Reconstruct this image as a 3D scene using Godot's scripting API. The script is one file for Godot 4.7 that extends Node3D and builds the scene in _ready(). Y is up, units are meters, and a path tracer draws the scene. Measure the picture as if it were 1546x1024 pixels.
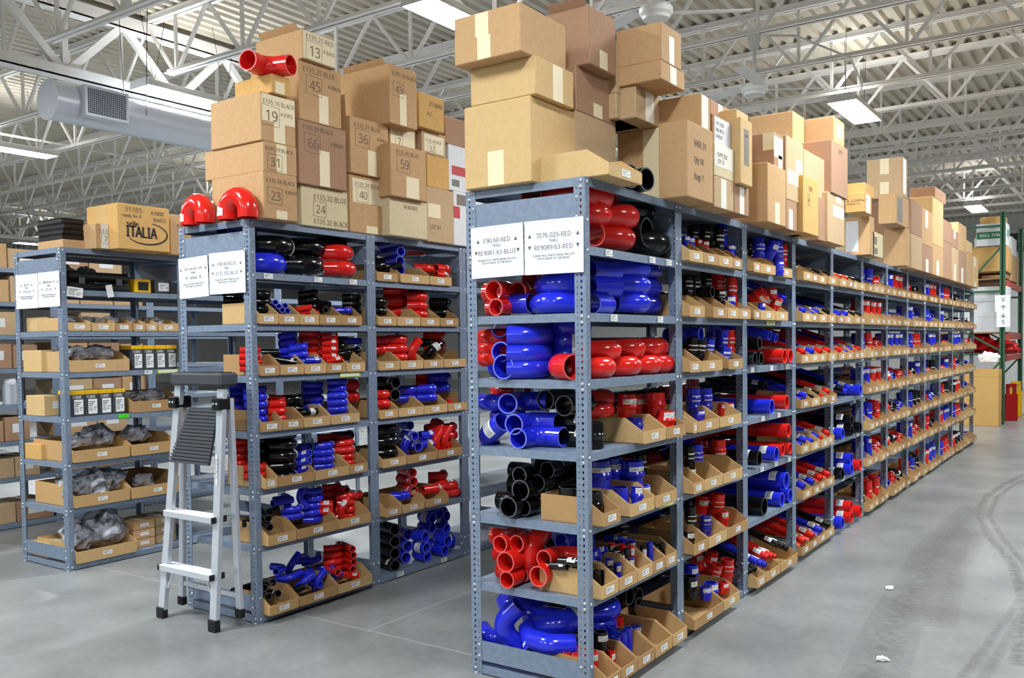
extends Node3D
# Parts warehouse: three runs of grey shelving with silicone hoses, cartons on top, open-web joist ceiling.
# World: x to the right aisle, y up, z towards the viewer's end of the racks; metres.

const BAY := 0.9144
const DEEP := 0.6096
const TOP := 2.165
const SHELF := [TOP, 1.885, 1.61, 1.332, 1.03, 0.725, 0.42, 0.042]
const RACK := {"R": Vector3(0, 0, 0), "M": Vector3(-1.995, 0, 0.07), "L": Vector3(-3.985, 0, 0), "Q": Vector3(-5.8, 0, 0.9)}
const RACK_NAME := {"R": "right rack", "M": "middle rack", "L": "left rack", "Q": "leftmost rack"}
const ORD := ["zeroth", "first", "second", "third", "fourth", "fifth", "sixth", "seventh", "eighth", "ninth", "tenth", "eleventh", "twelfth", "thirteenth", "fourteenth", "fifteenth", "sixteenth"]
const TIER := ["", "top tier", "second tier", "third tier", "fourth tier", "fifth tier", "sixth tier", "bottom tier"]
const CAM_POS := Vector3(1.8317, 1.4887, 3.1818)
const FOCAL := 1350.14
# [x, z] of ceiling fixtures: those in view, then unseen ones added for light
const FIXTURES := [[-2.83, -2.92], [-6.65, -2.97], [-10.72, -3.0], [-0.9, -8.04], [-0.87, -18.0], [-21.4, -9.0], [1.05, -2.9], [4.8, -0.3], [4.8, -5.5], [1.05, 2.3], [-2.85, 2.3], [-6.65, 2.3], [-10.7, 2.3], [1.7, -8.0], [1.7, -13.2], [-4.7, -8.0], [-8.5, -8.0], [-12.3, -8.0], [-4.7, -13.0], [-8.5, -13.0], [1.6, -24.0], [-8.5, -21.0], [1.0, 7.5], [-2.85, 7.5], [-6.65, 7.5], [-14.5, -3.0], [-15.5, -13.0]]

var M := {}          # materials
var C := {}          # shared meshes
var used := {}       # top-level names in use
var cam_basis: Basis
var pending := []    # things whose labels are written at the end
var rng := RandomNumberGenerator.new()


func _ready() -> void:
	rng.seed = 7
	# --- camera
	var cam := Camera3D.new()
	cam.name = "camera"
	cam.near = 0.05
	cam.far = 120.0
	cam.projection = Camera3D.PROJECTION_FRUSTUM
	cam.size = 1024.0 / FOCAL * cam.near
	cam.frustum_offset = Vector2(0.0, 53.02 / FOCAL * cam.near)
	cam_basis = Basis(Vector3.UP, 0.6055) * Basis(Vector3.RIGHT, -0.0343) * Basis(Vector3.BACK, -0.0128)
	cam.transform = Transform3D(cam_basis, CAM_POS)
	add_child(cam)
	# --- sky, exposure
	var env := Environment.new()
	env.background_mode = Environment.BG_COLOR
	env.background_color = Color(0.55, 0.62, 0.7)
	env.tonemap_mode = Environment.TONE_MAPPER_LINEAR
	env.tonemap_exposure = EXPOSURE
	env.sdfgi_enabled = true
	env.ssao_enabled = true
	env.ssil_enabled = true
	var we := WorldEnvironment.new()
	we.name = "environment"
	we.environment = env
	add_child(we)
	# --- area lights under every fixture
	for f in FIXTURES:
		var a := AreaLight3D.new()
		a.name = "fixture_light"
		a.area_size = Vector2(0.3, 1.2)
		a.light_energy = LAMP
		a.light_color = Color(0.96, 0.985, 1.0)
		a.shadow_enabled = true
		a.area_range = 40.0
		a.transform = Transform3D(Basis(Vector3.RIGHT, -PI / 2), Vector3(f[0], 4.19, f[1]))
		add_child(a, true)
		# the fixtures are slotted on top and throw some light at the deck
		var up := AreaLight3D.new()
		up.name = "fixture_uplight"
		up.area_size = Vector2(0.16, 1.1)
		up.light_energy = LAMP * UPLIGHT
		up.light_color = Color(0.98, 0.99, 1.0)
		up.shadow_enabled = true
		up.area_range = 40.0
		up.transform = Transform3D(Basis(Vector3.RIGHT, PI / 2), Vector3(f[0], 4.296, f[1]))
		add_child(up, true)
	make_materials()
	build_room()
	build_ceiling()
	build_racks()
	build_bins()
	build_hoses()
	build_far_bays()
	build_cartons()
	build_left_rack_goods()
	build_leftmost_rack_goods()
	build_signs()
	build_ladder()
	build_lamps_and_fans()
	build_duct()
	build_pallet_rack()
	build_floor_bits()
	write_labels()


const EXPOSURE := 1.35
const LAMP := 12.0
const UPLIGHT := 0.085


# ------------------------------------------------------------------ helpers
func numbered(called: String) -> String:
	if not used.has(called):
		used[called] = 0
		return called
	used[called] += 1
	return "%s_%03d" % [called, used[called]]


func thing(called: String, label: String, category: String, at := Vector3.ZERO, group := "") -> Node3D:
	var o := Node3D.new()
	o.name = numbered(called)
	add_child(o)
	o.position = at
	tag(o, label, category, group)
	return o


func tag(o: Node, label: String, category: String, group := "") -> void:
	if label: o.set_meta("label", label)
	if category: o.set_meta("category", category)
	if group: o.set_meta("group", group)


func part(called: String, mesh: Mesh, material: Material, parent: Node, at := Transform3D()) -> MeshInstance3D:
	var o := MeshInstance3D.new()
	o.name = called
	o.mesh = mesh
	o.material_override = material
	o.transform = at
	parent.add_child(o, true)
	return o


func solo(called: String, mesh: Mesh, material: Material, label: String, category: String, at := Transform3D(), group := "") -> MeshInstance3D:
	var o := part(numbered(called), mesh, material, self, at)
	tag(o, label, category, group)
	return o


func structure(called: String, mesh: Mesh, material: Material, at := Transform3D()) -> MeshInstance3D:
	var o := part(called, mesh, material, self, at)
	o.set_meta("kind", "structure")
	return o


func screen(p: Vector3) -> Vector2:
	var c := cam_basis.inverse() * (p - CAM_POS)
	return Vector2(773.0 + FOCAL * c.x / -c.z, 565.0 - FOCAL * c.y / -c.z)


func rack_point(rack: String, bay: int, tier: int, a: float, d: float, y: float) -> Vector3:
	return RACK[rack] + Vector3(-d, SHELF[tier] + y, -(bay - 1) * BAY - a)


# --- triangle soup builder: boxes, quads, swept tubes
class Soup:
	var v := PackedVector3Array()
	var n := PackedVector3Array()
	var t := PackedVector2Array()
	var i := PackedInt32Array()

	func quad(a: Vector3, b: Vector3, c: Vector3, d: Vector3, normal := Vector3.ZERO) -> void:
		var nn := normal if normal != Vector3.ZERO else (c - a).cross(b - a).normalized()
		var k := v.size()
		v.append_array([a, b, c, d])
		n.append_array([nn, nn, nn, nn])
		t.append_array([Vector2(0, 1), Vector2(0, 0), Vector2(1, 0), Vector2(1, 1)])
		if (c - a).cross(b - a).dot(nn) + (d - a).cross(c - a).dot(nn) >= 0.0:
			i.append_array([k, k + 1, k + 2, k, k + 2, k + 3])
		else:
			i.append_array([k, k + 2, k + 1, k, k + 3, k + 2])

	func tri(a: Vector3, b: Vector3, c: Vector3) -> void:
		var nn := (c - a).cross(b - a).normalized()
		var k := v.size()
		v.append_array([a, b, c])
		n.append_array([nn, nn, nn])
		t.append_array([Vector2(0, 1), Vector2(0, 0), Vector2(1, 0)])
		i.append_array([k, k + 1, k + 2])

	# axis-aligned box from lo to hi
	func box(lo: Vector3, hi: Vector3) -> void:
		var p := func(x, y, z): return Vector3(hi.x if x else lo.x, hi.y if y else lo.y, hi.z if z else lo.z)
		quad(p.call(0, 0, 1), p.call(0, 1, 1), p.call(1, 1, 1), p.call(1, 0, 1), Vector3.BACK)
		quad(p.call(1, 0, 0), p.call(1, 1, 0), p.call(0, 1, 0), p.call(0, 0, 0), Vector3.FORWARD)
		quad(p.call(1, 0, 1), p.call(1, 1, 1), p.call(1, 1, 0), p.call(1, 0, 0), Vector3.RIGHT)
		quad(p.call(0, 0, 0), p.call(0, 1, 0), p.call(0, 1, 1), p.call(0, 0, 1), Vector3.LEFT)
		quad(p.call(0, 1, 1), p.call(0, 1, 0), p.call(1, 1, 0), p.call(1, 1, 1), Vector3.UP)
		quad(p.call(0, 0, 0), p.call(0, 0, 1), p.call(1, 0, 1), p.call(1, 0, 0), Vector3.DOWN)

	# box with chamfered edges
	func bevel_box(lo: Vector3, hi: Vector3, e: float) -> void:
		var cs := []
		for s in 8:
			var sx := 1.0 if s & 1 else -1.0
			var sy := 1.0 if s & 2 else -1.0
			var sz := 1.0 if s & 4 else -1.0
			var c := Vector3(hi.x if sx > 0 else lo.x, hi.y if sy > 0 else lo.y, hi.z if sz > 0 else lo.z)
			cs.append([c - Vector3(0, sy, sz) * e, c - Vector3(sx, 0, sz) * e, c - Vector3(sx, sy, 0) * e])
		var face := func(q, ax, nn): quad(cs[q[0]][ax], cs[q[1]][ax], cs[q[2]][ax], cs[q[3]][ax], nn)
		face.call([5, 7, 3, 1], 0, Vector3.RIGHT)
		face.call([0, 2, 6, 4], 0, Vector3.LEFT)
		face.call([6, 2, 3, 7], 1, Vector3.UP)
		face.call([0, 4, 5, 1], 1, Vector3.DOWN)
		face.call([4, 6, 7, 5], 2, Vector3.BACK)
		face.call([1, 3, 2, 0], 2, Vector3.FORWARD)
		for b in [[0, 1, 1, 2], [2, 3, 1, 2], [4, 5, 1, 2], [6, 7, 1, 2], [0, 2, 0, 2], [1, 3, 0, 2], [4, 6, 0, 2], [5, 7, 0, 2], [0, 4, 0, 1], [1, 5, 0, 1], [2, 6, 0, 1], [3, 7, 0, 1]]:
			var mid: Vector3 = (cs[b[0]][b[2]] + cs[b[1]][b[3]]) / 2 - (lo + hi) / 2
			var ctr: Vector3 = (cs[b[0]][0] + cs[b[1]][0]) / 2 - (lo + hi) / 2
			var along: Vector3 = (cs[b[1]][0] - cs[b[0]][0]).normalized()
			var out := (mid - along * mid.dot(along)).normalized()
			out = Vector3(signf(ctr.x), signf(ctr.y), signf(ctr.z)) - along * along.dot(Vector3(signf(ctr.x), signf(ctr.y), signf(ctr.z)))
			quad(cs[b[0]][b[2]], cs[b[1]][b[2]], cs[b[1]][b[3]], cs[b[0]][b[3]], out.normalized())
		for q in cs:
			tri(q[0], q[1], q[2])

	# straight bar of rectangular section between two points
	func bar(a: Vector3, b: Vector3, w: float, h: float, up := Vector3.UP) -> void:
		var f := (b - a).normalized()
		var s := f.cross(up)
		if s.length() < 0.01: s = f.cross(Vector3.RIGHT)
		s = s.normalized() * w / 2
		var u := s.cross(f).normalized() * h / 2
		var p := [a - s - u, a + s - u, a + s + u, a - s + u, b - s - u, b + s - u, b + s + u, b - s + u]
		quad(p[0], p[1], p[5], p[4], -u.normalized())
		quad(p[1], p[2], p[6], p[5], s.normalized())
		quad(p[2], p[3], p[7], p[6], u.normalized())
		quad(p[3], p[0], p[4], p[7], -s.normalized())
		quad(p[3], p[2], p[1], p[0], -f)
		quad(p[4], p[5], p[6], p[7], f)

	# surface of rings; each ring is [centre, axis x, axis y, radius]
	func rings(rs: Array, seg: int, flip := 1.0, from := 0.0, to := TAU) -> void:
		var k := v.size()
		for q in rs.size():
			var r: Array = rs[q]
			var tang: Vector3 = (rs[mini(q + 1, rs.size() - 1)][0] - rs[maxi(q - 1, 0)][0])
			var dr: float = rs[mini(q + 1, rs.size() - 1)][3] - rs[maxi(q - 1, 0)][3]
			var len := tang.length()
			var f: Vector3 = tang / len if len > 1e-6 else r[1].cross(r[2])
			for s in seg + 1:
				var w := from + (to - from) * s / seg
				var o: Vector3 = r[1] * cos(w) + r[2] * sin(w)
				v.append(r[0] + o * r[3])
				n.append(((o * maxf(len, 1e-6) - f * dr).normalized() if len > 1e-6 else f * -signf(dr)) * flip)
				t.append(Vector2(float(s) / seg, float(q) / maxi(1, rs.size() - 1)))
		for q in rs.size() - 1:
			for s in seg:
				var a := k + q * (seg + 1) + s
				var b := a + seg + 1
				# wind each pair of triangles so that it faces the way its normals point
				var g := (v[a + 1] - v[a]).cross(v[b] - v[a]) + (v[b + 1] - v[b]).cross(v[b + 1] - v[a + 1])
				if g.dot(n[a] + n[b + 1]) >= 0.0:
					i.append_array([a, b, a + 1, a + 1, b, b + 1])
				else:
					i.append_array([a, a + 1, b, a + 1, b + 1, b])

	func done() -> ArrayMesh:
		var arr := []
		arr.resize(Mesh.ARRAY_MAX)
		arr[Mesh.ARRAY_VERTEX] = v
		arr[Mesh.ARRAY_NORMAL] = n
		arr[Mesh.ARRAY_TEX_UV] = t
		arr[Mesh.ARRAY_INDEX] = i
		var m := ArrayMesh.new()
		m.add_surface_from_arrays(Mesh.PRIMITIVE_TRIANGLES, arr)
		return m


func box_mesh(size: Vector3, bevel := 0.0) -> ArrayMesh:
	var key := "box%s%s" % [size, bevel]
	if not C.has(key):
		var s := Soup.new()
		if bevel > 0: s.bevel_box(-size / 2, size / 2, bevel)
		else: s.box(-size / 2, size / 2)
		C[key] = s.done()
	return C[key]


# lathe about y: profile of [radius, y]
func lathe(profile: Array, seg := 24) -> ArrayMesh:
	var s := Soup.new()
	for k in profile.size() - 1:
		s.rings([[Vector3(0, profile[k][1], 0), Vector3.RIGHT, Vector3.FORWARD, profile[k][0]], [Vector3(0, profile[k + 1][1], 0), Vector3.RIGHT, Vector3.FORWARD, profile[k + 1][0]]], seg)
	return s.done()


# bent tube following points in the plane of `up`
func rod(path: Array, r: float, up: Vector3, seg := 10) -> ArrayMesh:
	var s := Soup.new()
	var rs := []
	for k in path.size():
		var f: Vector3 = (path[mini(k + 1, path.size() - 1)] - path[maxi(k - 1, 0)]).normalized()
		rs.append([path[k], f.cross(up).normalized(), up, r])
	s.rings(rs, seg)
	s.rings([[path[0], rs[0][1], up, 0.0001], [path[0], rs[0][1], up, r]], seg)
	s.rings([[path[-1], rs[-1][1], up, r], [path[-1], rs[-1][1], up, 0.0001]], seg)
	return s.done()


# ------------------------------------------------------------------ materials
func noise_image(size: int, freq: float, octaves: int, sd: int) -> Image:
	var n := FastNoiseLite.new()
	n.seed = sd
	n.frequency = freq
	n.noise_type = FastNoiseLite.TYPE_SIMPLEX_SMOOTH
	n.fractal_octaves = octaves
	return n.get_seamless_image(size, size)


# grey picture whose tone runs from lo to hi
func tone_texture(size: int, freq: float, octaves: int, sd: int, lo: float, hi: float) -> ImageTexture:
	var im := noise_image(size, freq, octaves, sd)
	im.convert(Image.FORMAT_L8)
	var b := im.get_data()
	for k in b.size():
		b[k] = int(255.0 * lerpf(lo, hi, b[k] / 255.0))
	return ImageTexture.create_from_image(Image.create_from_data(size, size, false, Image.FORMAT_L8, b))


func paint(called: String, c: Color, rough: float, metal := 0.0, spec := 0.5) -> StandardMaterial3D:
	var m := StandardMaterial3D.new()
	m.resource_name = called
	m.albedo_color = c
	m.roughness = rough
	m.metallic = metal
	m.metallic_specular = spec
	M[called] = m
	return m


func grained(m: StandardMaterial3D, t: Texture2D, scale: float) -> StandardMaterial3D:
	m.albedo_texture = t
	m.uv1_triplanar = true
	m.uv1_scale = Vector3.ONE * scale
	return m


func make_materials() -> void:
	var fibre := tone_texture(256, 0.03, 4, 3, 0.95, 1.0)
	var speck := tone_texture(256, 0.05, 3, 5, 0.88, 1.0)
	var tints := [Color(0.82, 0.69, 0.49), Color(0.77, 0.62, 0.45), Color(0.76, 0.645, 0.50), Color(0.67, 0.525, 0.42), Color(0.84, 0.78, 0.63), Color(0.82, 0.65, 0.40), Color(0.88, 0.88, 0.88)]
	for k in tints.size():
		grained(paint("cardboard%d" % k, tints[k], 0.82, 0, 0.3), fibre, 3.0)
	for k in 3:
		grained(paint("bin_board%d" % k, [Color(0.76, 0.61, 0.41), Color(0.70, 0.55, 0.37), Color(0.79, 0.65, 0.45)][k], 0.8, 0, 0.35), fibre, 4.0)
	grained(paint("steel", Color(0.49, 0.55, 0.63), 0.42, 0.0, 0.5), speck, 2.0)
	paint("bolt", Color(0.9, 0.91, 0.92), 0.3, 0.4)
	paint("hose_r", Color(0.85, 0.125, 0.095), 0.16, 0, 0.55)
	paint("hose_b", Color(0.13, 0.17, 0.80), 0.16, 0, 0.55)
	paint("hose_k", Color(0.035, 0.035, 0.04), 0.16, 0, 0.5)
	paint("edge_r", Color(0.86, 0.34, 0.33), 0.5)
	paint("edge_b", Color(0.40, 0.46, 0.88), 0.5)
	paint("edge_k", Color(0.30, 0.31, 0.33), 0.5)
	paint("tape0", Color(0.89, 0.83, 0.68), 0.55)
	paint("tape1", Color(0.88, 0.86, 0.80), 0.45)
	paint("tape2", Color(0.86, 0.86, 0.86), 0.5)
	paint("tape3", Color(0.45, 0.42, 0.38), 0.6)
	paint("tape4", Color(0.72, 0.12, 0.12), 0.5)
	paint("tape5", Color(0.82, 0.68, 0.46), 0.12, 0, 0.7)
	paint("ink", Color(0.16, 0.14, 0.15), 0.8)
	paint("marker", Color(0.45, 0.375, 0.32), 0.8)
	paint("paper", Color(0.93, 0.93, 0.94), 0.5)
	paint("grey_ink", Color(0.35, 0.36, 0.39), 0.7)
	paint("white_paint", Color(0.84, 0.84, 0.82), 0.5)
	grained(paint("deck", Color(0.80, 0.77, 0.70), 0.6), tone_texture(256, 0.01, 3, 9, 0.93, 1.0), 0.2)
	paint("joist", Color(0.94, 0.93, 0.91), 0.55)
	paint("duct", Color(0.80, 0.82, 0.86), 0.35, 0.2)
	paint("duct_shade", Color(0.10, 0.10, 0.12), 0.7)  # dark colour for the unlit inside of the duct
	grained(paint("wall", Color(0.86, 0.86, 0.85), 0.8), fibre, 0.3)
	paint("aluminium", Color(0.86, 0.88, 0.91), 0.35, 0.55)
	paint("grey_plastic", Color(0.24, 0.25, 0.27), 0.5)
	paint("black_plastic", Color(0.04, 0.04, 0.045), 0.4)
	paint("yellow", Color(0.90, 0.70, 0.06), 0.4)
	paint("rubber", Color(0.05, 0.05, 0.055), 0.7)
	paint("green_steel", Color(0.10, 0.33, 0.20), 0.45)
	paint("orange_steel", Color(0.75, 0.22, 0.08), 0.5)
	paint("wood", Color(0.62, 0.47, 0.30), 0.8)
	paint("red_plastic", Color(0.62, 0.04, 0.06), 0.3)
	paint("green_label", Color(0.75, 0.85, 0.12), 0.5)
	paint("lime_label", Color(0.25, 0.85, 0.10), 0.5)
	paint("green_print", Color(0.08, 0.42, 0.22), 0.5)
	paint("foam", Color(0.93, 0.93, 0.92), 0.7)
	paint("wire", Color(0.20, 0.20, 0.21), 0.5)
	var glow := paint("lamp_glow", Color(1, 1, 1), 0.4)
	glow.emission_enabled = true
	glow.emission = Color(0.95, 0.98, 1.0)
	glow.emission_energy_multiplier = 5.0
	# clear poly bags: dark parts and white highlights painted into the mottling
	var mott := noise_image(256, 0.012, 3, 21)
	mott.convert(Image.FORMAT_RGB8)
	var b := mott.get_data()
	for k in range(0, b.size(), 3):
		var v := b[k] / 255.0
		var g := 0.25 if v < 0.34 else (0.62 if v < 0.46 else 0.88)
		g = lerpf(g, v, 0.3)
		b[k] = int(240 * g); b[k + 1] = int(242 * g); b[k + 2] = int(255 * g)
	grained(paint("poly_bag", Color.WHITE, 0.12, 0, 0.8), ImageTexture.create_from_image(Image.create_from_data(256, 256, false, Image.FORMAT_RGB8, b)), 3.0)
	# sticker print: lines of tiny text beside a bar code
	var im := Image.create_empty(64, 32, false, Image.FORMAT_RGB8)
	im.fill(Color(0.93, 0.93, 0.92))
	for k in 12:
		im.fill_rect(Rect2i(5 + k * 2 + (k % 3), 17, 1, 10), Color(0.25, 0.25, 0.28))
	for k in 3:
		im.fill_rect(Rect2i(5, 5 + k * 4, 44 - k * 9, 2), Color(0.4, 0.4, 0.44))
	im.fill_rect(Rect2i(38, 17, 20, 2), Color(0.4, 0.4, 0.44))
	im.fill_rect(Rect2i(38, 22, 14, 2), Color(0.45, 0.45, 0.48))
	paint("sticker", Color.WHITE, 0.45).albedo_texture = ImageTexture.create_from_image(im)


# ------------------------------------------------------------------ room
func concrete(w: int, h: int, x0: float, z0: float, sx: float, sz: float, marked: bool) -> ImageTexture:
	var n1 := FastNoiseLite.new(); n1.seed = 11; n1.frequency = 0.012; n1.fractal_octaves = 4
	var n2 := FastNoiseLite.new(); n2.seed = 12; n2.frequency = 0.16; n2.fractal_octaves = 3
	var cloud := n1.get_image(w, h, false, false, false) if marked else n1.get_seamless_image(w, h)
	var grain := n2.get_image(w, h, false, false, false) if marked else n2.get_seamless_image(w, h)
	cloud.convert(Image.FORMAT_L8)
	grain.convert(Image.FORMAT_L8)
	var a := cloud.get_data()
	var g := grain.get_data()
	var dirt := PackedFloat32Array()
	dirt.resize(w * h)
	if marked:
		# rubber tracks: [points x, z ...], half width, strength
		var tracks := [
			[[Vector2(0.9, -7.9), Vector2(0.79, -7.1), Vector2(0.73, -6.2), Vector2(0.78, -5.2), Vector2(0.97, -4.3), Vector2(1.2, -3.5), Vector2(1.36, -2.5), Vector2(1.42, -1.4)], 0.02, 0.34],
			[[Vector2(1.02, -8.0), Vector2(0.88, -7.1), Vector2(0.82, -6.2), Vector2(0.87, -5.2), Vector2(1.06, -4.3), Vector2(1.3, -3.4), Vector2(1.46, -2.4), Vector2(1.52, -1.2)], 0.016, 0.3],
			[[Vector2(1.2, -0.6), Vector2(1.27, -1.6), Vector2(1.33, -2.6)], 0.016, 0.22],
			[[Vector2(1.29, -0.6), Vector2(1.34, -1.7), Vector2(1.38, -2.7)], 0.016, 0.22],
			[[Vector2(0.98, -0.3), Vector2(0.84, -1.6), Vector2(0.72, -3.6), Vector2(0.74, -5.6)], 0.13, 0.22],
			[[Vector2(1.02, -1.8), Vector2(0.9, -3.1), Vector2(0.86, -4.4)], 0.08, 0.18],
		]
		for tr in tracks:
			var pts: Array = tr[0]
			for k in pts.size() - 1:
				var steps := int(pts[k].distance_to(pts[k + 1]) * w / sx * 1.2) + 1
				for s in steps:
					var q: Vector2 = pts[k].lerp(pts[k + 1], float(s) / steps)
					var cx := int((q.x - x0) / sx * w)
					var cz := int((q.y - z0) / sz * h)
					var rad := int(ceil(tr[1] / sx * w))
					for dx in range(-rad, rad + 1):
						var px := cx + dx
						if px >= 0 and px < w and cz >= 0 and cz < h:
							dirt[cz * w + px] = maxf(dirt[cz * w + px], tr[2] * (1.0 - 0.6 * absf(dx) / (rad + 1.0)))
	var out := PackedByteArray()
	out.resize(w * h * 3)
	var joint_z := int((-0.18 - z0) / sz * h)
	var joint_x := int((-1.43 - x0) / sx * w)
	for k in w * h:
		var t := 0.532 + (a[k] - 128) * 0.0006 + (g[k] - 128) * 0.00022
		if marked:
			if dirt[k] > 0.0:
				t *= 1.0 - dirt[k] * clampf((g[k] - 60) / 110.0, 0.15, 1.0)
			var x := k % w
			var z := k / w
			if absi(z - joint_z) < 1 or (absi(x - joint_x) < 1 and z < joint_z):
				t = lerpf(t, 0.80, 0.55)
		out[k * 3] = int(t * 252)
		out[k * 3 + 1] = int(t * 256)
		out[k * 3 + 2] = int(t * 255)
	return ImageTexture.create_from_image(Image.create_from_data(w, h, false, Image.FORMAT_RGB8, out))


func build_room() -> void:
	var x0 := -9.0; var x1 := 5.0; var z0 := -15.0; var z1 := 5.0
	var near := paint("concrete_near", Color.WHITE, 0.3, 0, 0.45)
	near.albedo_texture = concrete(1434, 2048, x0, z0, x1 - x0, z1 - z0, true)
	var far := paint("concrete_far", Color.WHITE, 0.3, 0, 0.45)
	far.albedo_texture = concrete(512, 512, 0, 0, 5, 5, false)
	far.uv1_triplanar = true
	far.uv1_world_triplanar = true
	far.uv1_scale = Vector3.ONE * 0.2
	for m in [near, far]:
		m.roughness_texture = tone_texture(512, 0.012, 4, 31, 0.75, 1.15)
	near.roughness_texture = null
	var s := Soup.new()
	s.quad(Vector3(x0, 0, z1), Vector3(x0, 0, z0), Vector3(x1, 0, z0), Vector3(x1, 0, z1), Vector3.UP)
	var fl := structure("floor", s.done(), near)
	s = Soup.new()
	for r in [[-33.0, -9.0, -27.0, 12.0], [5.0, 15.0, -27.0, 12.0], [-9.0, 5.0, -27.0, -15.0], [-9.0, 5.0, 5.0, 12.0]]:
		s.quad(Vector3(r[0], 0, r[3]), Vector3(r[0], 0, r[2]), Vector3(r[1], 0, r[2]), Vector3(r[1], 0, r[3]), Vector3.UP)
	s.box(Vector3(-33, -0.3, -27), Vector3(15, -0.02, 12))
	part("slab", s.done(), far, fl)
	structure("wall_back", box_mesh(Vector3(48, 5.6, 0.3)), M.wall, Transform3D(Basis(), Vector3(-9, 2.5, -27)))
	structure("wall_front", box_mesh(Vector3(48, 5.6, 0.3)), M.wall, Transform3D(Basis(), Vector3(-9, 2.5, 12)))
	structure("wall_left", box_mesh(Vector3(0.3, 5.6, 39)), M.wall, Transform3D(Basis(), Vector3(-33, 2.5, -7.5)))
	structure("wall_right", box_mesh(Vector3(0.3, 5.6, 39)), M.wall, Transform3D(Basis(), Vector3(15, 2.5, -7.5)))
	# louvred vent high in the back wall
	var w := Node3D.new()
	w.name = "window_1"
	w.set_meta("kind", "structure")
	add_child(w)
	w.position = Vector3(-1.0, 4.25, -26.83)
	part("window_frame", frame_mesh(1.5, 0.75, 0.1, 0.06), M.white_paint, w)
	part("window_pane", box_mesh(Vector3(1.35, 0.6, 0.02)), M.grey_plastic, w)


func frame_mesh(w: float, h: float, b: float, d: float) -> ArrayMesh:
	var s := Soup.new()
	s.box(Vector3(-w / 2, -h / 2, -d / 2), Vector3(w / 2, -h / 2 + b, d / 2))
	s.box(Vector3(-w / 2, h / 2 - b, -d / 2), Vector3(w / 2, h / 2, d / 2))
	s.box(Vector3(-w / 2, -h / 2 + b, -d / 2), Vector3(-w / 2 + b, h / 2 - b, d / 2))
	s.box(Vector3(w / 2 - b, -h / 2 + b, -d / 2), Vector3(w / 2, h / 2 - b, d / 2))
	return s.done()


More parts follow.
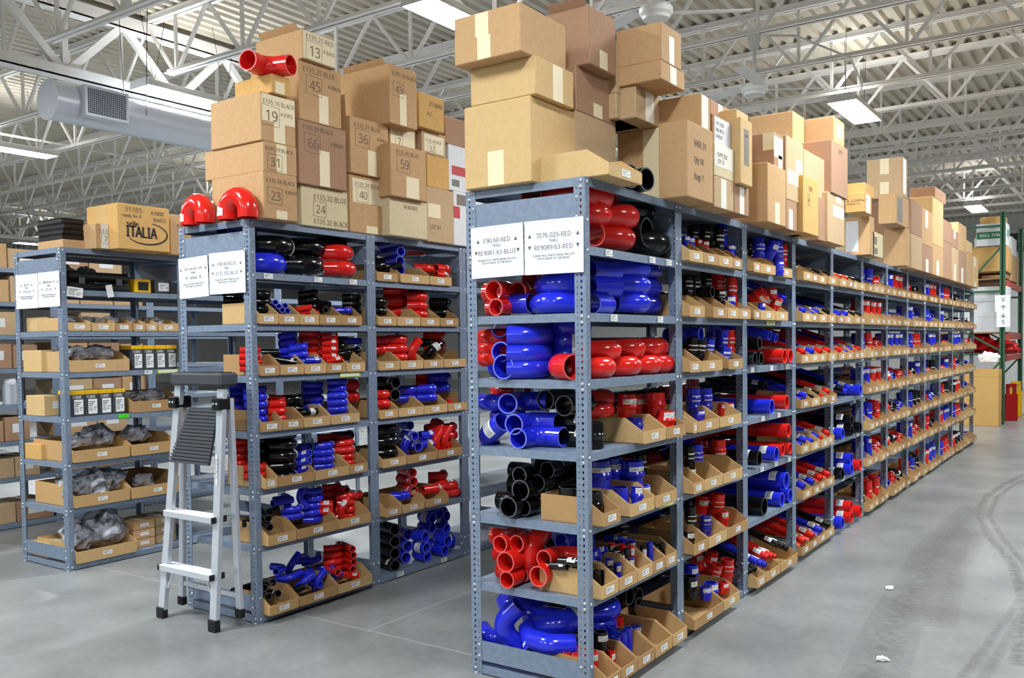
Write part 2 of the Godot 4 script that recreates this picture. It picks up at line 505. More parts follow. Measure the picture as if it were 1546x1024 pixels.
func build_ceiling() -> void:
	var roof := structure("ceiling", box_mesh(Vector3(48, 0.2, 39)), M.deck, Transform3D(Basis(), Vector3(-9, 5.27, -7.5)))
	var inv := roof.transform.affine_inverse()
	# fluted steel deck, ribs along z
	var s := Soup.new()
	var x := -33.0
	while x < 15.0:
		var p := [[0.0, 5.06], [0.064, 5.06], [0.082, 5.105], [0.134, 5.105], [0.1524, 5.06]]
		for k in 4:
			s.quad(Vector3(x + p[k][0], p[k][1], 12), Vector3(x + p[k][0], p[k][1], -27), Vector3(x + p[k + 1][0], p[k + 1][1], -27), Vector3(x + p[k + 1][0], p[k + 1][1], 12))
		x += 0.1524
	part("deck", s.done(), M.deck, roof, inv)
	# open-web joists along x between the girders at x = -7, -21 and +7
	var top := Soup.new()
	top.box(Vector3(-7, 5.0, -0.055), Vector3(7, 5.056, -0.012))
	top.box(Vector3(-7, 5.0, 0.012), Vector3(7, 5.056, 0.055))
	top.box(Vector3(-7, 5.05, -0.068), Vector3(7, 5.058, 0.068))  # closing plate added to keep the deck flutes above it dark
	var low := Soup.new()
	low.box(Vector3(-6.6, 4.4, -0.052), Vector3(6.6, 4.405, -0.012))
	low.box(Vector3(-6.6, 4.4, -0.016), Vector3(6.6, 4.45, -0.012))
	low.box(Vector3(-6.6, 4.4, 0.012), Vector3(6.6, 4.405, 0.052))
	low.box(Vector3(-6.6, 4.4, 0.012), Vector3(6.6, 4.45, 0.016))
	var web := Soup.new()
	var n := -6
	while n <= 6:
		var c := n * 1.076
		web.bar(Vector3(c, 4.42, 0), Vector3(c, 5.01, 0), 0.03, 0.03, Vector3.BACK)
		for q in [-0.538, 0.538]:
			if absf(c + q) < 6.99:
				web.bar(Vector3(c + signf(q) * 0.03, 4.42, 0), Vector3(c + q, 5.02, 0), 0.034, 0.03, Vector3.BACK)
		n += 1
	web.bar(Vector3(-6.5, 4.42, 0), Vector3(-6.97, 5.0, 0), 0.034, 0.03, Vector3.BACK)
	web.bar(Vector3(6.5, 4.42, 0), Vector3(6.97, 5.0, 0), 0.034, 0.03, Vector3.BACK)
	var meshes := [top.done(), low.done(), web.done()]
	for span in [[0.0, -0.033], [-14.0, 0.05], [-27.9, 0.0]]:
		for k in range(-15, 13):
			var z := -5.236 - 1.277 * k
			if z > 11.5 or z < -26.5: continue
			var j := Node3D.new()
			j.name = "joist"
			roof.add_child(j, true)
			j.transform = inv * Transform3D(Basis(), Vector3(span[0] + span[1], 0, z))
			part("top_chord", meshes[0], M.joist, j)
			part("bottom_chord", meshes[1], M.joist, j)
			part("webbing", meshes[2], M.joist, j)
	# bridging lines across the joists
	var br := Soup.new()
	for bx in [-3.2, 1.4, -11.0, -17.0]:
		br.box(Vector3(bx, 4.45, -26.5), Vector3(bx + 0.03, 4.454, 11))
		br.box(Vector3(bx, 4.45, -26.5), Vector3(bx + 0.004, 4.48, 11))
	part("bridging", br.done(), M.joist, roof, inv)
	# girders along z
	for gx in [-7.0, 7.0, -20.95]:
		var g := Node3D.new()
		g.name = "girder"
		roof.add_child(g, true)
		g.transform = inv * Transform3D(Basis(), Vector3(gx, 0, 0))
		var a := Soup.new()
		a.box(Vector3(-0.09, 4.86, -26.8), Vector3(0.09, 4.875, 11.8))
		a.box(Vector3(-0.09, 4.86, -26.8), Vector3(-0.075, 4.99, 11.8))
		a.box(Vector3(0.075, 4.86, -26.8), Vector3(0.09, 4.99, 11.8))
		part("top_chord", a.done(), M.joist, g)
		a = Soup.new()
		a.box(Vector3(-0.09, 4.2, -26.8), Vector3(0.09, 4.215, 11.8))
		a.box(Vector3(-0.09, 4.2, -26.8), Vector3(-0.075, 4.31, 11.8))
		a.box(Vector3(0.075, 4.2, -26.8), Vector3(0.09, 4.31, 11.8))
		part("bottom_chord", a.done(), M.joist, g)
		for k in range(-9, 20):
			var z0 := -1.75 - 1.277 * k
			if z0 < -26 or z0 > 11: continue
			var w := Soup.new()
			if k % 2 == 0:
				w.bar(Vector3(0, 4.28, z0), Vector3(0, 4.9, z0), 0.06, 0.06, Vector3.RIGHT)
			w.bar(Vector3(0, 4.28, z0 - 0.02), Vector3(0, 4.9, z0 - 0.64), 0.075, 0.06, Vector3.RIGHT)
			w.bar(Vector3(0, 4.28, z0 + 0.02), Vector3(0, 4.9, z0 + 0.62), 0.075, 0.06, Vector3.RIGHT)
			part("web_member", w.done(), M.joist, g)


# ------------------------------------------------------------------ shelving
# slotted angle post; sx, sz = direction in which its flanges run from the outer corner
func post_mesh(sx: float, sz: float) -> ArrayMesh:
	var s := Soup.new()
	var p := 0.0254
	var rows := int(TOP / p)
	var flange := func(w: float, holes: Array, to: Callable, normal: Vector3):
		# holes: [centre, half width, half height]
		var us := [0.0]
		for h in holes:
			us.append(h[0] - h[1]); us.append(h[0] + h[1])
		us.append(w)
		for side in [0.0, 0.0018]:
			for c in us.size() - 1:
				if c % 2 == 0:
					s.quad(to.call(us[c], 0.0, side), to.call(us[c], TOP, side), to.call(us[c + 1], TOP, side), to.call(us[c + 1], 0.0, side), normal if side == 0.0 else -normal)
				else:
					var h: Array = holes[c / 2]
					var y := 0.0
					for k in rows + 1:
						var yc := (k + 0.5) * p
						var y1 := minf(yc - h[2], TOP)
						s.quad(to.call(us[c], y, side), to.call(us[c], y1, side), to.call(us[c + 1], y1, side), to.call(us[c + 1], y, side), normal if side == 0.0 else -normal)
						y = minf(yc + h[2], TOP)
	flange.call(0.053, [[0.02, 0.0042, 0.0055], [0.04, 0.0025, 0.0028]], func(u, y, t): return Vector3(sx * u, y, sz * t), Vector3(0, 0, -sz))
	flange.call(0.036, [[0.02, 0.0024, 0.0028]], func(u, y, t): return Vector3(sx * t, y, sz * u), Vector3(-sx, 0, 0))
	# closing edges
	s.quad(Vector3(sx * 0.053, 0, 0), Vector3(sx * 0.053, TOP, 0), Vector3(sx * 0.053, TOP, sz * 0.0018), Vector3(sx * 0.053, 0, sz * 0.0018), Vector3(sx, 0, 0))
	s.quad(Vector3(0, 0, sz * 0.036), Vector3(0, TOP, sz * 0.036), Vector3(sx * 0.0018, TOP, sz * 0.036), Vector3(sx * 0.0018, 0, sz * 0.036), Vector3(0, 0, sz))
	s.box(Vector3(minf(0, sx * 0.053), TOP - 0.0005, minf(0, sz * 0.0018)), Vector3(maxf(0, sx * 0.053), TOP, maxf(0, sz * 0.0018)))
	return s.done()


func shelf_mesh() -> ArrayMesh:
	var s := Soup.new()
	var x0 := -DEEP + 0.0025; var x1 := -0.0025; var z0 := -BAY + 0.0035; var z1 := -0.0035
	s.box(Vector3(x0, -0.0015, z0), Vector3(x1, 0, z1))
	s.box(Vector3(x1 - 0.0015, -0.034, z0), Vector3(x1, -0.0015, z1))
	s.box(Vector3(x0, -0.034, z0), Vector3(x0 + 0.0015, -0.0015, z1))
	s.box(Vector3(x0, -0.034, z1 - 0.0015), Vector3(x1, -0.0015, z1))
	s.box(Vector3(x0, -0.034, z0), Vector3(x1, -0.0015, z0 + 0.0015))
	s.box(Vector3(x1 - 0.012, -0.0355, z0), Vector3(x1, -0.034, z1))
	s.box(Vector3(x0, -0.0355, z1 - 0.012), Vector3(x1, -0.034, z1))
	# stiffener under the middle
	s.box(Vector3((x0 + x1) / 2 - 0.03, -0.02, z0 + 0.006), Vector3((x0 + x1) / 2 + 0.03, -0.0015, z1 - 0.006))
	return s.done()


func bolts_mesh() -> ArrayMesh:
	var s := Soup.new()
	var head := func(p: Vector3, n: Vector3):
		var u := Vector3.UP
		var w := n.cross(u)
		s.rings([[p, w, u, 0.0066], [p + n * 0.0024, w, u, 0.006], [p + n * 0.004, w, u, 0.0035], [p + n * 0.0039, w, u, 0.0002]], 8)
	for k in 8:
		var y: float = SHELF[k] - 0.018
		for z in [-0.02, -BAY + 0.02]:
			head.call(Vector3(0, y, z), Vector3.RIGHT)
		for x in [-0.02, -DEEP + 0.02]:
			head.call(Vector3(x, y + 0.004, 0), Vector3.BACK)
			head.call(Vector3(x, y - 0.021, 0), Vector3.BACK)
	for y in [2.085, 2.005, 0.135, 0.085]:
		for x in [-0.04, -DEEP + 0.04]:
			head.call(Vector3(x, y, 0.0), Vector3.BACK)
			head.call(Vector3(x, y, -BAY + 0.006), Vector3.BACK)
	for y in [1.99, 0.14]:
		for z in [-0.02, -BAY + 0.02]:
			head.call(Vector3(0, y, z), Vector3.RIGHT)
	return s.done()


func build_racks() -> void:
	var posts := [post_mesh(-1, -1), post_mesh(-1, 1), post_mesh(1, -1), post_mesh(1, 1)]
	var corner := [Vector3(0, 0, -0.0006), Vector3(0, 0, -BAY + 0.0006), Vector3(-DEEP, 0, -0.0006), Vector3(-DEEP, 0, -BAY + 0.0006)]
	var shelf := shelf_mesh()
	var bolts := bolts_mesh()
	for q in [["R", 12], ["M", 4], ["L", 3], ["Q", 4]]:
		for b in q[1]:
			var u := thing("shelving_unit", "grey slotted-steel shelving unit, %s bay of the %s from its near end" % [ORD[b + 1], RACK_NAME[q[0]]], "shelving", RACK[q[0]] + Vector3(0, 0, -b * BAY), "steel shelving units")
			for k in 4:
				part("post", posts[k], M.steel, u, Transform3D(Basis(), corner[k]))
			for y in SHELF:
				part("shelf", shelf, M.steel, u, Transform3D(Basis(), Vector3(0, y, 0)))
			for z in [-0.004, -BAY + 0.004]:
				part("end_panel", box_mesh(Vector3(DEEP - 0.05, 0.115, 0.0016)), M.steel, u, Transform3D(Basis(), Vector3(-DEEP / 2, 2.045, z)))
				part("end_panel", box_mesh(Vector3(DEEP - 0.05, 0.09, 0.0016)), M.steel, u, Transform3D(Basis(), Vector3(-DEEP / 2, 0.11, z)))
			part("bolts", bolts, M.bolt, u).set_meta("kind", "stuff")
	# paper price strips on shelf edges
	for p in [["R", 1, 1, 0.2], ["R", 1, 1, 0.62], ["R", 1, 1, 0.8], ["R", 1, 2, 0.24], ["R", 1, 2, 0.7], ["M", 1, 1, 0.12], ["M", 1, 1, 0.48], ["M", 1, 1, 0.76], ["M", 2, 7, 0.22], ["M", 2, 7, 0.66], ["R", 3, 3, 0.12], ["R", 3, 3, 0.46], ["R", 3, 3, 0.76], ["R", 3, 4, 0.3], ["R", 3, 4, 0.6], ["R", 3, 5, 0.28], ["R", 3, 5, 0.55], ["R", 3, 5, 0.8], ["R", 5, 5, 0.75], ["R", 5, 6, 0.3], ["L", 1, 3, 0.62]]:
		var at := rack_point(p[0], p[1], p[2], p[3], -0.0012, -0.017)
		var o := part(numbered("shelf_tag"), sticker_card(0.06, 0.028), M.sticker, self, Transform3D(Basis(Vector3.UP, PI / 2), at))
		pending.append([o, "white shelf-edge tag", "tag", p[0], p[1], p[2], at, "white shelf-edge tags"])
	for p in [["R", 1, 5, 0.75, "green_label"], ["M", 1, 3, 0.72, "green_label"], ["R", 3, 2, 0.45, "green_label"], ["R", 6, 3, 0.4, "green_label"], ["R", 7, 4, 0.6, "green_label"], ["L", 1, 3, 0.78, "green_label"], ["L", 1, 4, 0.42, "lime_label"]]:
		var at := rack_point(p[0], p[1], p[2], p[3], -0.0012, -0.016)
		var o := Node3D.new()
		o.name = numbered("pull_label")
		add_child(o)
		o.position = at
		part("backing", box_mesh(Vector3(0.0012, 0.028, 0.17 if p[4] == "green_label" else 0.08)), M[p[4]], o)
		if p[4] == "green_label":
			part("strip", box_mesh(Vector3(0.0006, 0.02, 0.15)), M.paper, o, Transform3D(Basis(), Vector3(0.001, 0, 0)))
			lettering(o, "Pull From Left", Vector3(0.0014, 0, 0.062), PI / 2, 0.017, M.green_label)
		pending.append([o, "lime green shelf-edge label", "label", p[0], p[1], p[2], at, "lime green shelf-edge labels"])


func sticker_card(w: float, h: float) -> ArrayMesh:
	var key := "card%s_%s" % [w, h]
	if not C.has(key):
		var s := Soup.new()
		s.quad(Vector3(-w / 2, -h / 2, 0.0008), Vector3(-w / 2, h / 2, 0.0008), Vector3(w / 2, h / 2, 0.0008), Vector3(w / 2, -h / 2, 0.0008), Vector3.BACK)
		s.quad(Vector3(w / 2, -h / 2, 0), Vector3(w / 2, h / 2, 0), Vector3(-w / 2, h / 2, 0), Vector3(-w / 2, -h / 2, 0), Vector3.FORWARD)
		for e in [[-w / 2, -h / 2, w / 2, -h / 2], [w / 2, -h / 2, w / 2, h / 2], [w / 2, h / 2, -w / 2, h / 2], [-w / 2, h / 2, -w / 2, -h / 2]]:
			s.quad(Vector3(e[0], e[1], 0), Vector3(e[0], e[1], 0.0008), Vector3(e[2], e[3], 0.0008), Vector3(e[2], e[3], 0))
		C[key] = s.done()
	return C[key]


func lettering(parent: Node, words: String, at: Vector3, turn: float, size: float, m: Material, centred := false) -> MeshInstance3D:
	var t := TextMesh.new()
	var f := SystemFont.new()
	f.font_names = PackedStringArray(["Droid Sans"])
	t.font = f
	t.text = words
	t.font_size = 24
	t.pixel_size = size / 18.0
	t.depth = 0.0006
	t.curve_step = 3.0
	t.horizontal_alignment = HORIZONTAL_ALIGNMENT_CENTER if centred else HORIZONTAL_ALIGNMENT_LEFT
	return part("lettering", t, m, parent, Transform3D(Basis(Vector3.UP, turn), at))


# ------------------------------------------------------------------ cardboard bins
# open bin: front at x = 0, runs to -depth; low front, sides stepping up to the back
func bin_mesh(w: float, hf: float, hb: float, depth: float) -> ArrayMesh:
	var key := "bin%.3f_%.3f_%.3f_%.3f" % [w, hf, hb, depth]
	if C.has(key): return C[key]
	var s := Soup.new()
	var t := 0.004
	var h := w / 2
	s.box(Vector3(-depth, 0, -h), Vector3(0, t, h))
	s.box(Vector3(-t, t, -h + t), Vector3(0, hf, h - t))
	s.box(Vector3(-depth, t, -h + t), Vector3(-depth + t, hb, h - t))
	var prof := [Vector2(0, 0), Vector2(0, hf), Vector2(-minf(0.13, depth * 0.3), hb), Vector2(-depth, hb), Vector2(-depth, 0)]
	for zz in [-h, h - t]:
		for side in [0.0, t]:
			var nn := Vector3.FORWARD if side == 0.0 else Vector3.BACK
			var p := func(q): return Vector3(q.x, q.y, zz + side)
			s.quad(p.call(prof[0]), p.call(prof[1]), p.call(prof[2]), p.call(Vector2(prof[2].x, 0)), nn)
			s.quad(p.call(Vector2(prof[2].x, 0)), p.call(prof[2]), p.call(prof[3]), p.call(prof[4]), nn)
		for k in 4:
			var a: Vector2 = prof[k]
			var b: Vector2 = prof[k + 1]
			s.quad(Vector3(a.x, a.y, zz), Vector3(b.x, b.y, zz), Vector3(b.x, b.y, zz + t), Vector3(a.x, a.y, zz + t), Vector3(a.y - b.y, b.x - a.x, 0).normalized() * -1.0)
	C[key] = s.done()
	return C[key]


func add_bin(rack: String, bay: int, tier: int, a: float, w: float, hf: float, hb: float, depth: float, over: float) -> void:
	var at := rack_point(rack, bay, tier, a + w / 2, -over, 0.0005)
	var o := Node3D.new()
	o.name = numbered("parts_bin")
	add_child(o)
	o.position = at
	part("body", bin_mesh(w, hf, hb, depth), M["bin_board%d" % rng.randi_range(0, 2)], o)
	part("bin_label", sticker_card(minf(0.068, w * 0.5), 0.027), M.sticker, o, Transform3D(Basis(Vector3.UP, PI / 2), Vector3(0.0004, hf * 0.5, 0)))
	pending.append([o, "cardboard parts bin", "bin", rack, bay, tier, at + Vector3(0, hf / 2, 0), "open cardboard parts bins"])


func build_bins() -> void:
	for key in BINS:
		var bits: PackedStringArray = key.substr(1).split(".")
		for b in BINS[key]:
			add_bin(key[0], int(bits[0]), int(bits[1]), b[0], b[1], b[2], b[3], b[4], b[5])


# ------------------------------------------------------------------ hoses
func hose_mesh(kind: String, r: float, length: float) -> ArrayMesh:
	var key := "hose%s%.3f_%.3f" % [kind, r, length]
	if C.has(key): return C[key]
	var path := hose_path(kind, r, length)
	var s := Soup.new()
	var wall := clampf(r * 0.13, 0.003, 0.006)
	var outer := []
	var inner := []
	for q in path:
		outer.append([q[0], q[1], Vector3.UP if kind in ["E", "F", "U", "T", "L", "G"] else q[2], r * q[3]])
		inner.append([q[0], q[1], outer[-1][2], r * q[3] - wall])
	s.rings(outer, 24)
	s.rings(inner, 24, -1.0)
	C[key] = s.done()
	# the pale cut edge at both ends
	for e in [0, -1]:
		s = Soup.new()
		s.rings([inner[e], outer[e]] if e == 0 else [outer[e], inner[e]], 24)
		C["edge%d" % e + key] = s.done()
	return C[key]


func cut_edges(kind: String, r: float, length: float, col: String, o: Node3D) -> void:
	for e in [0, -1]:
		part("cut_edge", C["edge%dhose%s%.3f_%.3f" % [e, kind, r, length]], M["edge_" + col], o)


# rings of [centre, side axis, other axis, radius factor]; elbows lie flat with the bend towards +x
func hose_path(kind: String, r: float, length: float) -> Array:
	var out := []
	if kind in "EFU":
		var ang := PI / 2 if kind == "E" else PI / 4
		var bend := 0.02 + 1.2 * r
		var leg := 0.04 + 0.6 * r
		if kind == "F":
			leg = 0.03 + r
		if kind == "U":
			ang = PI
			bend = 0.078
			leg = 0.035
		var c := Vector3(-bend, 0, 0)
		var push := func(p: Vector3, th: float): out.append([p, Vector3(cos(th), 0, sin(th)), Vector3.UP, 1.0])
		var a := -ang / 2
		var tan0 := Vector3(-sin(a), 0, cos(a))
		var p0 := c + bend * Vector3(cos(a), 0, sin(a))
		push.call(p0 - tan0 * leg, a)
		push.call(p0 - tan0 * leg * 0.5, a)
		for k in 11:
			var th := -ang / 2 + ang * k / 10.0
			push.call(c + bend * Vector3(cos(th), 0, sin(th)), th)
		a = ang / 2
		var tan1 := Vector3(-sin(a), 0, cos(a))
		var p1 := c + bend * Vector3(cos(a), 0, sin(a))
		push.call(p1 + tan1 * leg * 0.5, a)
		push.call(p1 + tan1 * leg, a)
	elif kind in "TL":
		for k in 3:
			out.append([Vector3((k / 2.0 - 0.5) * length, 0, 0), Vector3.BACK, Vector3.UP, 1.0])
	else:
		# coupler; H and G carry raised humps, V is plain
		var steps := 26
		for k in steps + 1:
			var u := float(k) / steps
			var f := 1.0
			if kind in "HG":
				for hump in ([0.34, 0.66] if length > r * 3.2 else [0.5]):
					f += 0.16 * exp(-pow((u - hump) * length / (r * 0.24), 2.0))
			else:
				f += 0.0
			if kind == "G":
				out.append([Vector3((u - 0.5) * length, 0, 0), Vector3.BACK, Vector3.UP, f])
			else:
				out.append([Vector3(0, (u - 0.5) * length, 0), Vector3.RIGHT, Vector3.BACK, f])
	return out


func hose_sticker(kind: String, r: float, length: float) -> ArrayMesh:
	var key := "tag%s%.3f_%.3f" % [kind, r, length]
	if C.has(key): return C[key]
	var s := Soup.new()
	var rr := r + 0.0009
	if kind in "EFU":
		var path := hose_path(kind, r, length)
		var rs := []
		for k in [1, 2, 3]:
			rs.append([path[k][0], path[k][1], Vector3.UP, rr])
		s.rings(rs, 12, 1.0, -1.1, 1.9)
	elif kind in "TLG":
		var rs := []
		for k in 2:
			rs.append([Vector3(length * (0.3 + 0.1 * k) - r * 0.2 if length > 0.12 else length * (0.1 + 0.25 * k), 0, 0), Vector3.BACK, Vector3.UP, rr * (1.0 if kind != "G" else 1.0)])
		s.rings(rs, 12, 1.0, 0.1, 2.9)
	else:
		var h := minf(0.03, length * 0.3)
		var y := length * 0.5 - h - 0.006 if length < 0.1 else length * 0.06
		if kind == "V": y = length * 0.5 - h - 0.012
		var rs := []
		for k in 2:
			rs.append([Vector3(0, y + h * k, 0), Vector3.RIGHT, Vector3.BACK, rr * (1.02 if kind == "H" else 1.0)])
		s.rings(rs, 12, 1.0, -0.7, 1.3)
	C[key] = s.done()
	return C[key]


const HOSE_NAME := {"E": "elbow_hose", "F": "bent_hose", "T": "straight_hose", "L": "long_hose", "H": "hump_hose", "G": "hump_hose", "V": "coupler_hose"}
const HOSE_WORD := {"E": "elbow hose", "F": "bent hose", "T": "straight hose", "L": "long hose", "H": "hump hose", "G": "hump hose", "V": "coupler"}
const COLOUR := {"r": "red", "b": "blue", "k": "black"}


func add_hose(rack: String, bay: int, tier: int, kind: String, col: String, r: float, a: float, d: float, y: float, yaw: float, pitch: float, length: float, stick: int) -> void:
	var at := rack_point(rack, bay, tier, a, d, y)
	var turn := Basis(Vector3.UP, deg_to_rad(yaw))
	if kind in "EF":
		turn = turn * Basis(Vector3.RIGHT, deg_to_rad(pitch))
		# centre the bend on the given point
		at -= turn * Vector3(-(0.02 + 1.2 * r) * 0.3, 0, 0)
	else:
		turn = turn * Basis(Vector3.BACK, deg_to_rad(-pitch if kind in "HV" else pitch))
	if kind in "HV":
		turn = Basis(Vector3.UP, deg_to_rad(rng.randf_range(-25, 25))) * turn
	var o := Node3D.new()
	var twin := kind in "HG" and length > r * 3.2
	o.name = numbered(("double_" if twin else "") + HOSE_NAME[kind])
	add_child(o)
	o.transform = Transform3D(turn, at)
	part("hose_body", hose_mesh(kind, r, length), M["hose_" + col], o)
	cut_edges(kind, r, length, col, o)
	if stick == 1 or (stick == -1 and rng.randf() < 0.25):
		part("sticker", hose_sticker(kind, r, length), M.sticker, o)
	pending.append([o, "%s %s%s" % [COLOUR[col], "double " if twin else "silicone ", HOSE_WORD[kind]], "hose", rack, bay, tier, at, "%s silicone hoses on the %s" % [COLOUR[col], RACK_NAME[rack]]])


func build_hoses() -> void:
	for key in HOSES:
		var bits: PackedStringArray = key.substr(1).split(".")
		for h in HOSES[key]:
			for k in int(h[8]):
				var jog: float = rng.randf_range(-0.008, 0.008) if k > 0 else 0.0
				var r: float = h[2]
				var length: float = h[9] if h[9] else (r * 2.2)
				add_hose(key[0], int(bits[0]), int(bits[1]), h[0], h[1], r, h[3] + jog, h[4] + jog, h[5] + k * r * 1.97, h[6] + jog * 600, h[7], length, h[10])

	# mostly black hoses added along the back of the right rack to darken its recesses
	for bay in range(1, 8):
		for tier in range(1, 8):
			for k in 4:
				var half := k % 2
				if bay == 1 and (half == 0 or tier == 4): continue
				var col: String = ["k", "k", "k", "b", "k", "r", "k"][(bay * 3 + tier * 5 + k * 2) % 7]
				add_hose("R", bay, tier, "T", col, 0.046, 0.24 + 0.43 * half, 0.545, 0.047 + 0.0925 * (k / 2), 90.0, 0.0, 0.4, 0)


# bays four to twelve of the right rack: what lies in each tier, left to right.
# s slanted long tubes, o tubes lying with open ends outwards, h tall couplers, l short couplers, m jumbled short pieces
const FAR := {
	4: ["l sk sk", "sb sb sk", "sr sb sr sr", "sb sk sr", "sb sb sr", "sb sr", "sr sr sb sk"],
	5: ["sr sk", "sb sk", "sr sb sr", "sk sb ob", "ob ok ok", "ok ob or", "ob or or"],
	6: ["hb hb mr", "hr hr", "hb hr mr", "hb hr", "hb hb hr", "hb hb mr", "hk hr hr"],
	7: ["hb hr", "lb lb", "hb hb", "mr mb mr", "mr mk mb", "mr mk mr", "mb mr mk"],
	8: ["mr mk", "hb lb", "hb hr", "mr mk hb", "hb hk", "hb mr", "hr hb hk"],
	9: ["hb hr", "hb mb", "lb hb", "hb lr hk", "mr mb", "hr mk", "hr hb"],
	10: ["hb hr", "hb mk", "lb lr", "lb lr hb", "hb hr hk", "hr hb", "hb hr"],
	11: ["hk mk", "lb mk", "hb hb", "hr lb", "hk hr", "hb hr", "hr hk"],
	12: ["mk", "mk", "mb mr", "mb", "mb", "mb", "lb"],
}


func build_far_bays() -> void:
	for bay in FAR:
		for tier in range(1, 8):
			var toks: PackedStringArray = FAR[bay][tier - 1].split(" ")
			var nb := 4 if bay < 8 else 3
			var open_row: bool = FAR[bay][tier - 1].contains("o") or (bay == 5 and tier >= 5)
			if not open_row:
				for k in nb:
					var w := 0.82 / nb
					add_bin("R", bay, tier, 0.045 + k * w, w - 0.006, 0.055, 0.115, 0.305, 0.03 + rng.randf_range(0, 0.02))
			var step := 0.82 / toks.size()
			for k in toks.size():
				var tok := toks[k]
				var col := tok[1] if tok.length() > 1 else "k"
				var a0 := 0.05 + k * step
				match tok[0]:
					"s":
						var n := maxi(2, int(step / 0.1))
						for j in n:
							add_hose("R", bay, tier, "L", col, 0.023, a0 + step * (j + 0.5) / n, 0.23, 0.128 + 0.02 * (j % 2), 0, -19, 0.5, 1)
					"o":
						var r := 0.045
						add_hose("R", bay, tier, "T", col, r, a0 + step * 0.35, 0.21, r + 0.001, 0, 0, 0.5, 1)
						add_hose("R", bay, tier, "T", col, r * 0.9, a0 + step * 0.35 + 0.09, 0.22, r * 0.9 + 0.001, 0, 0, 0.46, 0)
						if k == 1:
							add_hose("R", bay, tier, "T", col, r, a0 + step * 0.35 + 0.03, 0.22, r * 2.8, 0, 0, 0.5, 1)
					"h":
						var r := 0.038
						var n := maxi(1, int(step / 0.1))
						for j in n:
							add_hose("R", bay, tier, "H" if (bay + tier + j) % 2 else "V", col, r, a0 + step * (j + 0.5) / n, 0.05 + 0.06 * (j % 2), 0.108, 0, rng.randf_range(-4, 6), 0.2, 1)
					"l":
						for j in 2:
							add_hose("R", bay, tier, "H", col, 0.032, a0 + step * (j + 0.5) / 2, 0.08, 0.07, 0, 0, 0.12, 1)
					"m":
						for j in 4:
							add_hose("R", bay, tier, "E" if j == 3 else ("G" if j % 2 else "H"), col, 0.03, a0 + step * (j + 0.5) / 4, 0.05 + 0.02 * j, 0.085 + 0.03 * (j % 2), rng.randf_range(-60, 60), rng.randf_range(-25, 25), 0.12, 1)


